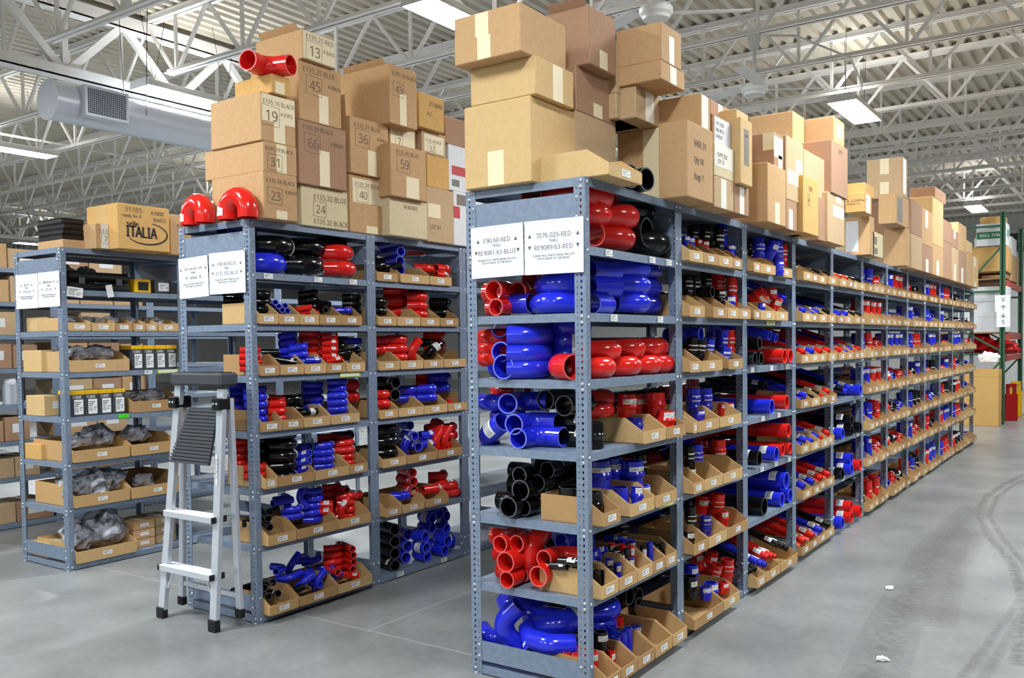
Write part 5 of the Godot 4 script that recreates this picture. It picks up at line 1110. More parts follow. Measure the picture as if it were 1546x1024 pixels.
	"M1.7": [["E","b",0.021,0.278,0.14,0.185,60,0,1,0,-1],["E","b",0.021,0.378,0.16,0.179,-60,60,1,0,-1],["E","b",0.021,0.47,0.12,0.12,20,0,1,0,-1],["E","b",0.021,0.369,0.06,0.091,-70,40,1,0,-1],["E","b",0.021,0.474,0.05,0.077,-70,60,1,0,-1],["E","b",0.021,0.574,0.18,0.17,0,10,1,0,-1],["E","b",0.021,0.635,0.12,0.111,90,0,1,0,-1],["E","b",0.021,0.307,0.1,0.133,-40,10,1,0,-1],["E","b",0.021,0.51,0.2,0.181,20,0,1,0,-1],["T","b",0.021,0.629,0.07,0.066,60,25,1,0.1,-1],["T","b",0.021,0.459,0.05,0.069,0,0,1,0.08,-1],["E","r",0.021,0.692,0.12,0.101,0,0,4,0,0],["T","r",0.021,0.768,0.1,0.094,-20,0,4,0.16,-1],["T","r",0.021,0.738,0.05,0.057,60,-10,1,0.1,1],["T","r",0.021,0.613,0.07,0.106,-10,0,1,0.12,-1],["T","k",0.021,0.16,0.1,0.139,-20,10,1,0.13,0],["T","k",0.021,0.152,0.05,0.087,-20,10,1,0.13,1],["T","k",0.021,0.086,0.05,0.087,-20,10,1,0.13,0],["T","k",0.021,0.098,0.1,0.125,-20,10,1,0.13,0],["T","k",0.021,0.303,0.08,0.048,50,25,1,0.16,-1],["T","k",0.021,0.095,0.2,0.109,90,0,1,0.2,-1]],
	"M2.1": [["E","k",0.03,0.176,0.1,0.117,30,30,1,0,1],["T","k",0.021,0.237,0.06,0.086,40,25,1,0.16,-1],["T","b",0.03,0.336,0.14,0.082,-20,0,4,0.26,-1],["E","r",0.03,0.646,0.1,0.116,0,0,1,0,1],["T","r",0.03,0.78,0.08,0.124,90,0,1,0.13,1],["T","r",0.021,0.743,0.05,0.079,90,0,1,0.12,-1],["E","r",0.03,0.87,0.35,0.268,0,0,1,0,-1]],
	"M2.2": [["E","r",0.03,0.544,0.08,0.078,0,0,3,0,1],["E","r",0.038,0.462,0.2,0.093,0,0,3,0,-1],["E","k",0.03,0.169,0.1,0.092,0,0,2,0,1],["E","k",0.038,0.862,0.14,0.093,0,0,2,0,-1],["E","r",0.038,0.682,0.22,0.217,0,0,1,0,-1]],
	"M2.3": [["E","r",0.03,0.338,0.08,0.073,0,0,3,0,1],["E","r",0.03,0.238,0.14,0.127,0,0,2,0,1],["E","r",0.03,0.452,0.06,0.107,-90,80,1,0,-1],["E","k",0.03,0.621,0.06,0.105,-60,40,1,0,1],["E","k",0.03,0.672,0.14,0.17,0,0,1,0,1],["E","r",0.038,0.862,0.2,0.15,0,0,2,0,1]],
	"M2.4": [["E","r",0.03,0.165,0.08,0.085,0,0,2,0,1],["T","k",0.038,0.266,0.14,0.141,-15,0,2,0.22,-1],["E","b",0.03,0.617,0.07,0.1,0,0,2,0,1],["E","b",0.03,0.501,0.14,0.099,0,0,2,0,-1],["E","b",0.038,0.862,0.16,0.152,0,0,2,0,1],["E","r",0.038,0.834,0.25,0.176,0,0,2,0,-1],["V","r",0.021,0.807,0.05,0.053,0,0,1,0.05,0]],
	"M2.5": [["E","k",0.038,0.209,0.08,0.073,0,0,3,0,-1],["T","b",0.03,0.407,0.07,0.169,-20,0,1,0.15,-1],["T","b",0.03,0.431,0.06,0.096,-20,0,1,0.15,-1],["E","b",0.03,0.385,0.08,0.105,-80,70,1,0,-1],["T","b",0.03,0.613,0.1,0.151,80,0,1,0.11,1],["T","b",0.03,0.588,0.08,0.089,80,0,1,0.11,1],["T","b",0.03,0.447,0.16,0.233,-20,0,1,0.2,-1],["E","r",0.038,0.748,0.12,0.197,20,10,1,0,-1],["E","r",0.03,0.673,0.06,0.097,-80,85,1,0,-1],["E","r",0.03,0.764,0.06,0.101,-80,85,1,0,-1],["E","r",0.03,0.87,0.1,0.065,0,0,3,0,-1]],
	"M2.6": [["E","b",0.03,0.332,0.07,0.085,0,0,1,0,1],["T","r",0.03,0.429,0.12,0.113,-20,0,3,0.2,1],["E","r",0.03,0.828,0.16,0.031,0,0,3,0,1],["E","r",0.03,0.844,0.08,0.081,0,0,1,0,1],["E","r",0.03,0.861,0.07,0.031,0,0,1,0,-1],["T","r",0.03,0.625,0.06,0.087,70,0,1,0.15,1]],
	"M2.7": [["T","k",0.038,0.235,0.14,0.269,-15,0,1,0.24,-1],["T","k",0.038,0.233,0.14,0.191,-15,0,1,0.24,-1],["T","k",0.038,0.231,0.14,0.117,-15,0,1,0.24,-1],["T","k",0.038,0.229,0.14,0.039,-15,0,1,0.24,-1],["T","b",0.038,0.445,0.2,0.188,-15,0,1,0.2,-1],["T","b",0.038,0.439,0.2,0.11,-15,0,1,0.2,-1],["T","b",0.038,0.418,0.2,0.039,-15,0,1,0.2,-1],["E","b",0.038,0.511,0.1,0.172,225,0,1,0,-1],["E","b",0.038,0.521,0.1,0.094,225,0,1,0,-1],["E","b",0.038,0.532,0.1,0.039,225,0,1,0,-1],["E","b",0.038,0.747,0.1,0.1,225,0,1,0,-1],["E","b",0.038,0.717,0.1,0.039,225,0,1,0,-1],["E","b",0.038,0.707,0.2,0.254,225,0,1,0,-1],["E","b",0.038,0.862,0.2,0.242,225,0,1,0,-1],["E","b",0.038,0.789,0.2,0.273,225,0,1,0,-1],["E","b",0.038,0.862,0.2,0.152,225,0,1,0,-1],["E","b",0.038,0.705,0.2,0.183,225,0,1,0,-1],["T","b",0.038,0.862,0.16,0.059,60,0,1,0.14,-1],["T","b",0.038,0.862,0.16,0.039,60,0,1,0.14,-1],["T","b",0.038,0.756,0.16,0.056,60,0,1,0.14,-1],["T","b",0.038,0.764,0.16,0.039,60,0,1,0.14,-1]],
}


# ------------------------------------------------------------------ cartons
func carton(o: Node3D, size: Vector3, tint: int, tapes: Array, texts: Array) -> void:
	# size = depth (x), height, width (z); origin at the front near bottom corner: x 0..-d, z 0..-w
	var s := Soup.new()
	s.bevel_box(Vector3(-size.x, 0, -size.z), Vector3(0, size.y, 0), minf(0.004, size.z * 0.08))
	part("carton_body", s.done(), M["cardboard%d" % tint], o)
	# seam between the two long top flaps
	s = Soup.new()
	s.box(Vector3(-size.x + 0.01, size.y - 0.0005, -size.z / 2 - 0.025), Vector3(-0.01, size.y + 0.0006, -size.z / 2 + 0.025))
	part("seam_tape", s.done(), M.tape0, o)
	for t in tapes:
		var m: Material = M["tape%d" % t[5]]
		var called := "tape_strip" if t[5] in [0, 1, 5] else "paper_label"
		s = Soup.new()
		if t[0] == "F":
			s.box(Vector3(-0.0005, size.y * t[3] + 0.004 * float(t[3] == 0), -size.z * t[2]), Vector3(0.0008, size.y * t[4] - 0.004 * float(t[4] == 1), -size.z * t[1]))
		else:
			s.box(Vector3(-size.x * (1.0 - t[1]), size.y * t[3] + 0.004 * float(t[3] == 0), -0.0005), Vector3(-size.x * (1.0 - t[2]), size.y * t[4] - 0.004 * float(t[4] == 1), 0.0008))
		part(called, s.done(), m, o)
	for t in texts:
		if t[0] == "F" and t[1].length() <= 2:
			# a box drawn by hand round the number
			part("drawn_box", frame_mesh(t[4] * (0.75 + 0.62 * t[1].length()), t[4] * 1.75, 0.0022, 0.0006), M.marker, o, Transform3D(Basis(Vector3.UP, PI / 2) * Basis(Vector3.BACK, -0.04), Vector3(0.0009, size.y * t[3], -size.z * t[2] - t[4] * 0.3 * t[1].length())))
		if t[0] == "F":
			lettering(o, t[1], Vector3(0.0012, size.y * t[3], -size.z * t[2]), PI / 2, t[4], M.marker)
		else:
			lettering(o, t[1], Vector3(-size.x * (1.0 - t[2]), size.y * t[3], 0.0012), 0, t[4], M.marker)


func build_cartons() -> void:
	var rows := ["", "bottom row", "second row", "third row", "fourth row"]
	var seen := {}
	for c in CARTONS:
		var o := Node3D.new()
		o.name = numbered("cardboard_carton")
		add_child(o)
		o.position = Vector3(c[2], c[3] + 0.0008, c[4])
		carton(o, Vector3(c[5], c[6], c[7]), c[8], c[9], c[10])
		var text: String = c[11]
		var at := Vector3(c[2], c[3] + c[6] / 2, c[4] - c[7] / 2)
		if text == "far carton":
			pending.append([o, "brown carton stacked atop far end of", "carton", c[0], 0, c[1], at, "cartons on top of the racks"])
		else:
			var full := "%s, atop %s, %s" % [text, RACK_NAME[c[0]], rows[c[1]]]
			seen[full] = seen.get(full, 0) + 1
			if seen[full] > 1: full = "%s, %s one" % [full, ORD[seen[full]]]
			tag(o, full, "carton", "cartons on top of the racks")
		if text.begins_with("carton marked 36"):
			part("flap", box_mesh(Vector3(0.34, 0.13, 0.004)), M["cardboard%d" % c[8]], o, Transform3D(Basis(Vector3.RIGHT, 0.06), Vector3(-c[5] / 2, c[6] + 0.06, 0.004)))
		if text.begins_with("large yellowish"):
			logo(o, c)
		if text.begins_with("open-topped") or text.begins_with("open carton") or text.begins_with("upright carton") or text.begins_with("large high carton marked"):
			for z in [[-0.25, 0.5], [-0.75, -0.5]]:
				var s := Soup.new()
				s.bar(Vector3(-c[5] * 0.5, c[6] + 0.002, -c[7] * (0.06 if z[1] > 0 else 0.94)), Vector3(-c[5] * 0.5, c[6] + 0.035, -c[7] * (0.06 if z[1] > 0 else 0.94) + 0.06 * z[1]), c[5] * 0.8, 0.004, Vector3.BACK)
				part("flap", s.done(), M["cardboard%d" % c[8]], o)


# oval logo printed on the front of the big yellowish carton
func logo(o: Node3D, c: Array) -> void:
	lettering(o, "selle", Vector3(0.0012, c[6] * 0.57, -c[7] * 0.16), PI / 2, 0.034, M.ink)
	var t := lettering(o, "ITALIA", Vector3(0.0012, c[6] * 0.40, -c[7] * 0.15), PI / 2, 0.078, M.ink)
	t.scale = Vector3(0.78, 1, 1)
	for k in [-1, 1]:
		var bold := lettering(o, "ITALIA", Vector3(0.0013, c[6] * 0.40, -c[7] * 0.15 + 0.0035 * k), PI / 2, 0.078, M.ink)
		bold.scale = Vector3(0.78, 1, 1)
	lettering(o, "selle", Vector3(0.0013, c[6] * 0.57, -c[7] * 0.16 - 0.002), PI / 2, 0.034, M.ink)
	var s := Soup.new()
	for k in 40:
		var a := -2.6 + k * 3.9 / 40
		var b := a + 3.9 / 40
		var ctr := Vector3(0.0010, c[6] * 0.38, -c[7] * 0.55)
		var w0 := 0.003 + 0.0035 * sin(PI * k / 40.0)
		var p := func(q, f): return ctr + Vector3(0, sin(q) * (0.075 + f), -cos(q) * (0.158 + f))
		s.quad(p.call(a, -w0), p.call(a, w0), p.call(b, w0), p.call(b, -w0), Vector3.RIGHT)
	part("printed_oval", s.done(), M.ink, o)
	lettering(o, "51105", Vector3(0.0012, c[6] * 0.88, -c[7] * 0.14), PI / 2, 0.035, M.marker)
	lettering(o, "ready for R", Vector3(0.0012, c[6] * 0.745, -c[7] * 0.08), PI / 2, 0.022, M.marker)
	lettering(o, "A1008", Vector3(0.0012, c[6] * 0.86, -c[7] * 0.63), PI / 2, 0.028, M.marker)
	lettering(o, "80452", Vector3(0.0012, c[6] * 0.71, -c[7] * 0.68), PI / 2, 0.028, M.marker)


# ------------------------------------------------------------------ left rack goods
func crumple(size: Vector3, sd: int) -> ArrayMesh:
	var key := "bag%s%d" % [size, sd]
	if C.has(key): return C[key]
	var n := FastNoiseLite.new()
	n.seed = sd
	n.frequency = 1.6
	n.fractal_octaves = 3
	var s := Soup.new()
	var at := func(i: int, j: int) -> Vector3:
		var th := PI * i / 9.0
		var ph := TAU * j / 14.0
		var d := Vector3(sin(th) * cos(ph), cos(th), sin(th) * sin(ph))
		var f := 1.0 + 0.55 * n.get_noise_3dv(d * 1.3) + 0.25 * n.get_noise_3dv(d * 4.0)
		return Vector3(d.x * size.x, maxf(d.y, -0.6) * size.y, d.z * size.z) * f
	for i in 9:
		for j in 14:
			s.tri(at.call(i, j), at.call(i + 1, j), at.call(i + 1, j + 1))
			s.tri(at.call(i, j), at.call(i + 1, j + 1), at.call(i, j + 1))
	C[key] = s.done()
	return C[key]


func bag(tier: int, a: float, d: float, y: float, size: Vector3, sd: int, what := "clear bag of dark parts") -> void:
	var at := rack_point("L", 1, tier, a, d, y)
	var o := part(numbered("plastic_bag"), crumple(size, sd), M.poly_bag, self, Transform3D(Basis(Vector3.UP, sd), at))
	pending.append([o, what, "bag", "L", 1, tier, at, "plastic bags in the left rack"])


func small_carton(rack: String, bay: int, tier: int, a: float, d: float, y: float, size: Vector3, tint: int, label_on := true, word := "small brown carton") -> void:
	var at := rack_point(rack, bay, tier, a, d, y + 0.0005)
	var o := Node3D.new()
	o.name = numbered("cardboard_carton")
	add_child(o)
	o.position = at
	carton(o, size, tint, [["F", 0.3, 0.72, 0.35, 0.72, 2]] if label_on else [], [])
	pending.append([o, word, "carton", rack, bay, tier, at + Vector3(-size.x / 2, size.y / 2, -size.z / 2), "cartons on the shelves of the %s" % RACK_NAME[rack]])


func lamp_box(tier: int, a: float, w: float) -> void:
	var at := rack_point("L", 1, tier, a, 0.03, 0.0005)
	var o := Node3D.new()
	o.name = numbered("lamp_box")
	add_child(o)
	o.position = at
	var s := Soup.new()
	s.bevel_box(Vector3(-0.16, 0, -w), Vector3(0, 0.148, 0), 0.002)
	part("box_body", s.done(), M.grey_plastic, o)
	s = Soup.new()
	s.bevel_box(Vector3(-0.16, 0.1485, -w), Vector3(0.0006, 0.176, 0), 0.002)
	part("box_lid", s.done(), M.yellow, o)
	part("paper_label", sticker_card(w * 0.66, 0.10), M.sticker, o, Transform3D(Basis(Vector3.UP, PI / 2), Vector3(0.0004, 0.065, -w * 0.55)))
	lettering(o, "CIBIE", Vector3(0.0008, 0.132, -w * 0.12), PI / 2, w * 0.2, M.paper)
	pending.append([o, "dark boxed lamp with yellow lid", "box", "L", 1, tier, at + Vector3(0, 0.08, -w / 2), "boxed lamps in the left rack"])


func build_left_rack_goods() -> void:
	# black hard case with handle and catches
	var t := thing("hard_case", "black plastic hard case lying in the left rack's top tier", "case", rack_point("L", 1, 1, 0.06, 0.03, 0.0005))
	var s := Soup.new()
	s.bevel_box(Vector3(-0.36, 0, -0.47), Vector3(0, 0.064, 0), 0.02)
	part("case_bottom", s.done(), M.black_plastic, t)
	s = Soup.new()
	s.bevel_box(Vector3(-0.36, 0.066, -0.47), Vector3(0, 0.13, 0), 0.022)
	part("case_lid", s.done(), M.black_plastic, t)
	for z in [-0.1, -0.37]:
		part("latch", box_mesh(Vector3(0.012, 0.045, 0.04), 0.003), M.grey_plastic, t, Transform3D(Basis(), Vector3(0.004, 0.066, z)))
	part("case_handle", rod([Vector3(0, 0.055, -0.19), Vector3(0.022, 0.052, -0.195), Vector3(0.026, 0.05, -0.235), Vector3(0.022, 0.052, -0.275), Vector3(0, 0.055, -0.28)], 0.008, Vector3.UP), M.black_plastic, t)
	solo("paper_tag", box_mesh(Vector3(0.0012, 0.085, 0.05), 0), M.paper, "white paper tag hanging from the black hard case", "tag", Transform3D(Basis(Vector3.UP, 0.1) * Basis(Vector3.RIGHT, 0.2), rack_point("L", 1, 1, 0.33, -0.02, 0.0)))
	solo("shelf_card", sticker_card(0.11, 0.065), M.sticker, "white printed card hung on left rack's post", "card", Transform3D(Basis(Vector3.UP, PI / 2) * Basis(Vector3.BACK, -0.1), rack_point("L", 1, 1, 0.09, -0.006, -0.016)))
	for q in [[0.56, 0.13, "yellow"], [0.72, 0.14, "grey_plastic"]]:
		var g := thing("tool_case", "yellow tool case beside the black hard case" if q[2] == "yellow" else "black and yellow tool box at right of yellow case", "case", rack_point("L", 1, 1, q[0], 0.04, 0.0005))
		s = Soup.new()
		s.bevel_box(Vector3(-0.2, 0, -q[1]), Vector3(0, 0.1, 0), 0.008)
		part("case_body", s.done(), M[q[2]], g)
		part("face_panel", box_mesh(Vector3(0.004, 0.06, q[1] * 0.62), 0.001), M.black_plastic if q[2] == "yellow" else M.sticker, g, Transform3D(Basis(), Vector3(0.001, 0.05, -q[1] / 2)))
	bag(1, 0.2, 0.42, 0.16, Vector3(0.07, 0.05, 0.14), 41, "mottled plastic packet")
	bag(1, 0.42, 0.44, 0.15, Vector3(0.07, 0.05, 0.12), 42, "mottled plastic packet")
	small_carton("L", 1, 1, 0.12, 0.37, 0.0, Vector3(0.2, 0.14, 0.5), 1, false, "low carton behind hard case")
	# second tier bins hold bags
	for k in 5:
		bag(2, 0.12 + k * 0.16, 0.16 + 0.03 * (k % 2), 0.075, Vector3(0.09, 0.03, 0.055), 50 + k)
	small_carton("L", 1, 2, 0.05, 0.28, 0.0, Vector3(0.28, 0.1, 0.06), 0, false, "carton at the near end")
	# third tier
	bag(3, 0.16, 0.2, 0.12, Vector3(0.12, 0.06, 0.1), 60); bag(3, 0.36, 0.2, 0.12, Vector3(0.12, 0.06, 0.12), 61)
	small_carton("L", 1, 3, 0.01, 0.3, 0.0, Vector3(0.24, 0.15, 0.2), 0, true, "carton at the near end")
	for k in 4: lamp_box(3, 0.515 + k * 0.092, 0.088)
	# fourth tier
	for k in 4: lamp_box(4, 0.06 + k * 0.1, 0.096)
	small_carton("L", 1, 4, 0.01, 0.28, 0.0, Vector3(0.24, 0.14, 0.2), 0, true, "carton at the near end")
	bag(4, 0.62, 0.2, 0.1, Vector3(0.1, 0.04, 0.09), 63); bag(4, 0.76, 0.18, 0.1, Vector3(0.1, 0.045, 0.08), 64)
	# fifth
	bag(5, 0.2, 0.2, 0.12, Vector3(0.12, 0.05, 0.1), 65); bag(5, 0.33, 0.2, 0.14, Vector3(0.13, 0.09, 0.11), 66); bag(5, 0.62, 0.2, 0.13, Vector3(0.1, 0.07, 0.1), 67)
	small_carton("L", 1, 5, 0.01, 0.34, 0.0, Vector3(0.22, 0.11, 0.18), 5, false, "carton at the near end")
	# sixth
	bag(6, 0.14, 0.18, 0.12, Vector3(0.12, 0.08, 0.1), 68); bag(6, 0.26, 0.16, 0.13, Vector3(0.13, 0.1, 0.11), 69); bag(6, 0.4, 0.2, 0.12, Vector3(0.12, 0.09, 0.1), 70); bag(6, 0.68, 0.2, 0.09, Vector3(0.08, 0.05, 0.08), 71)
	# bottom
	bag(7, 0.18, 0.2, 0.13, Vector3(0.14, 0.09, 0.11), 72); bag(7, 0.32, 0.18, 0.18, Vector3(0.15, 0.13, 0.13), 73); bag(7, 0.43, 0.2, 0.14, Vector3(0.12, 0.09, 0.1), 74)
	for k in 3:
		small_carton("L", 1, 7, 0.51, 0.06, k * 0.066, Vector3(0.25, 0.063, 0.17), 1, true, "flat white-labelled carton")
		small_carton("L", 1, 7, 0.7, 0.08, k * 0.066, Vector3(0.25, 0.063, 0.17), 2, true, "flat white-labelled carton")
	small_carton("L", 1, 7, 0.03, 0.33, 0.0, Vector3(0.24, 0.1, 0.22), 0, false, "carton at the near end")
	# black plastic trays stacked on the top
	for k in 4:
		var o := Node3D.new()
		o.name = numbered("plastic_tray")
		add_child(o)
		o.position = Vector3(-4.2, TOP + 0.001 + k * 0.036 + 0.06, -0.13)
		o.rotation.y = 0.04 * (k % 3)
		part("tray_body", tray_mesh(0.3, 0.034, 0.16), M.black_plastic, o)
		part("tray_rim", box_mesh(Vector3(0.31, 0.004, 0.17), 0.001), M.black_plastic, o, Transform3D(Basis(), Vector3(0, 0.032, 0)))
		tag(o, "black plastic tray, %s up in the stack atop left rack" % ORD[k + 1], "tray", "black trays atop the left rack")
	var su := Soup.new()
	su.bevel_box(Vector3(-0.16, 0, -0.08), Vector3(0.16, 0.059, 0.08), 0.003)
	solo("tray_carton", su.done(), M.cardboard1, "low brown carton under the stacked black trays", "carton", Transform3D(Basis(), Vector3(-4.2, TOP + 0.0008, -0.13)))


func tray_mesh(w: float, h: float, d: float) -> ArrayMesh:
	var key := "tray%s%s%s" % [w, h, d]
	if not C.has(key):
		var s := Soup.new()
		s.bevel_box(Vector3(-w / 2, 0, -d / 2), Vector3(w / 2, h, d / 2), 0.004)
		C[key] = s.done()
	return C[key]


func build_leftmost_rack_goods() -> void:
	var q := RandomNumberGenerator.new()
	q.seed = 99
	for bay in [1, 2, 3]:
		for tier in range(0, 8):
			if tier == 4 and bay == 2:
				for k in 4:
					var at := rack_point("Q", bay, tier, 0.12 + k * 0.15, 0.1, 0.0005)
					var o := Node3D.new()
					o.name = numbered("spray_can")
					add_child(o)
					o.position = at
					part("can_body", lathe([[0.0, 0.0], [0.055, 0.0], [0.058, 0.004], [0.058, 0.17], [0.05, 0.182]]), M.aluminium, o)
					part("can_cap", lathe([[0.05, 0.182], [0.05, 0.215], [0.045, 0.22], [0.0, 0.22]]), M.paper, o)
					pending.append([o, "grey spray can with white cap", "can", "Q", bay, tier, at, "spray cans on the leftmost rack"])
				continue
			var a := 0.04
			while a < 0.68:
				var w := q.randf_range(0.2, 0.34)
				if a + w > 0.89: break
				var h := q.randf_range(0.14, 0.22)
				small_carton("Q", bay, tier, a, 0.04, 0.0, Vector3(0.4, h, w), [1, 2, 3][q.randi_range(0, 2)], q.randf() < 0.7, "brown carton")
				a += w + 0.01


# ------------------------------------------------------------------ signs on the rack ends
func sign_sheet(at: Vector3, w: float, h: float, tilt: float, lines: Array, label: String) -> void:
	var t := thing("paper_sign", label, "sign", at, "printed sheets on the rack ends")
	t.rotation.z = tilt
	part("sheet", box_mesh(Vector3(w, h, 0.0012), 0), M.paper, t)
	part("sleeve_edge", box_mesh(Vector3(w, 0.012, 0.0018), 0), M.tape2, t, Transform3D(Basis(), Vector3(0, h / 2 - 0.004, 0.0002)))
	for l in lines:
		lettering(t, l[0], Vector3(0, l[1], 0.0014), 0, l[2], l[3], true)
		if l.size() > 4:
			for k in [-1, 1]:
				var s := Soup.new()
				var up: float = l[4]
				var ctr := Vector3(k * l[5], l[1], 0.0012)
				s.tri(ctr + Vector3(-0.009, -0.009 * up, 0), ctr + Vector3(0, 0.009 * up, 0), ctr + Vector3(0.009, -0.009 * up, 0))
				part("printed_arrow", s.done(), l[3], t)


func build_signs() -> void:
	var note := func(small: float) -> Array:
		return [["PLEASE PULL PARTS FROM THE LEFT", -0.035, small, M.grey_ink], ["STOCK PARTS TO THE RIGHT", -0.048, small, M.grey_ink]]
	sign_sheet(Vector3(-0.436, 1.889, 0.009), 0.277, 0.222, 0.012, [["E90.60-RED", 0.05, 0.021, M.grey_ink, 1.0, 0.1], ["THRU", 0.026, 0.014, M.grey_ink], ["RE9081.63-BLUE", -0.003, 0.021, M.grey_ink, -1.0, 0.112]] + note.call(0.0095), "white printed sheet at left on end of right rack")
	sign_sheet(Vector3(-0.146, 1.889, 0.0105), 0.288, 0.224, -0.006, [["T076.025-RED", 0.05, 0.021, M.grey_ink, 1.0, 0.118], ["THRU", 0.026, 0.014, M.grey_ink], ["RE9089.63-RED", -0.001, 0.021, M.grey_ink, -1.0, 0.118]] + note.call(0.0095), "white printed sheet at right on end of right rack")
	sign_sheet(Vector3(-2.465, 1.878, 0.079), 0.26, 0.222, 0.03, [["541-AA-AA-100", 0.05, 0.018, M.grey_ink, 1.0, 0.11], ["THRU", 0.028, 0.013, M.grey_ink], ["9994", -0.002, 0.021, M.grey_ink, -1.0, 0.06]] + note.call(0.009), "white printed sheet at left on end of middle rack")
	sign_sheet(Vector3(-2.172, 1.888, 0.0805), 0.3, 0.222, 0.0, [["E90.60-BLUE", 0.05, 0.021, M.grey_ink, 1.0, 0.115], ["THRU", 0.026, 0.014, M.grey_ink], ["E135.102-BLUE", -0.001, 0.021, M.grey_ink, -1.0, 0.118]] + note.call(0.0095), "white printed sheet at right on end of middle rack")
	sign_sheet(Vector3(-4.41, 1.887, 0.009), 0.29, 0.232, 0.0, [["AUTO", 0.045, 0.02, M.grey_ink, 1.0, 0.07], ["THRU", 0.024, 0.013, M.grey_ink], ["CP10.5-A", -0.001, 0.02, M.grey_ink, -1.0, 0.09]] + note.call(0.009), "white printed sheet at left on end of left rack")
	sign_sheet(Vector3(-4.12, 1.889, 0.0105), 0.27, 0.232, 0.0, [["5400-06-AA-10", 0.05, 0.018, M.grey_ink, 1.0, 0.11], ["THRU", 0.026, 0.013, M.grey_ink], ["CP2-97", -0.001, 0.02, M.grey_ink, -1.0, 0.085]] + note.call(0.009), "white printed sheet at right on end of left rack")


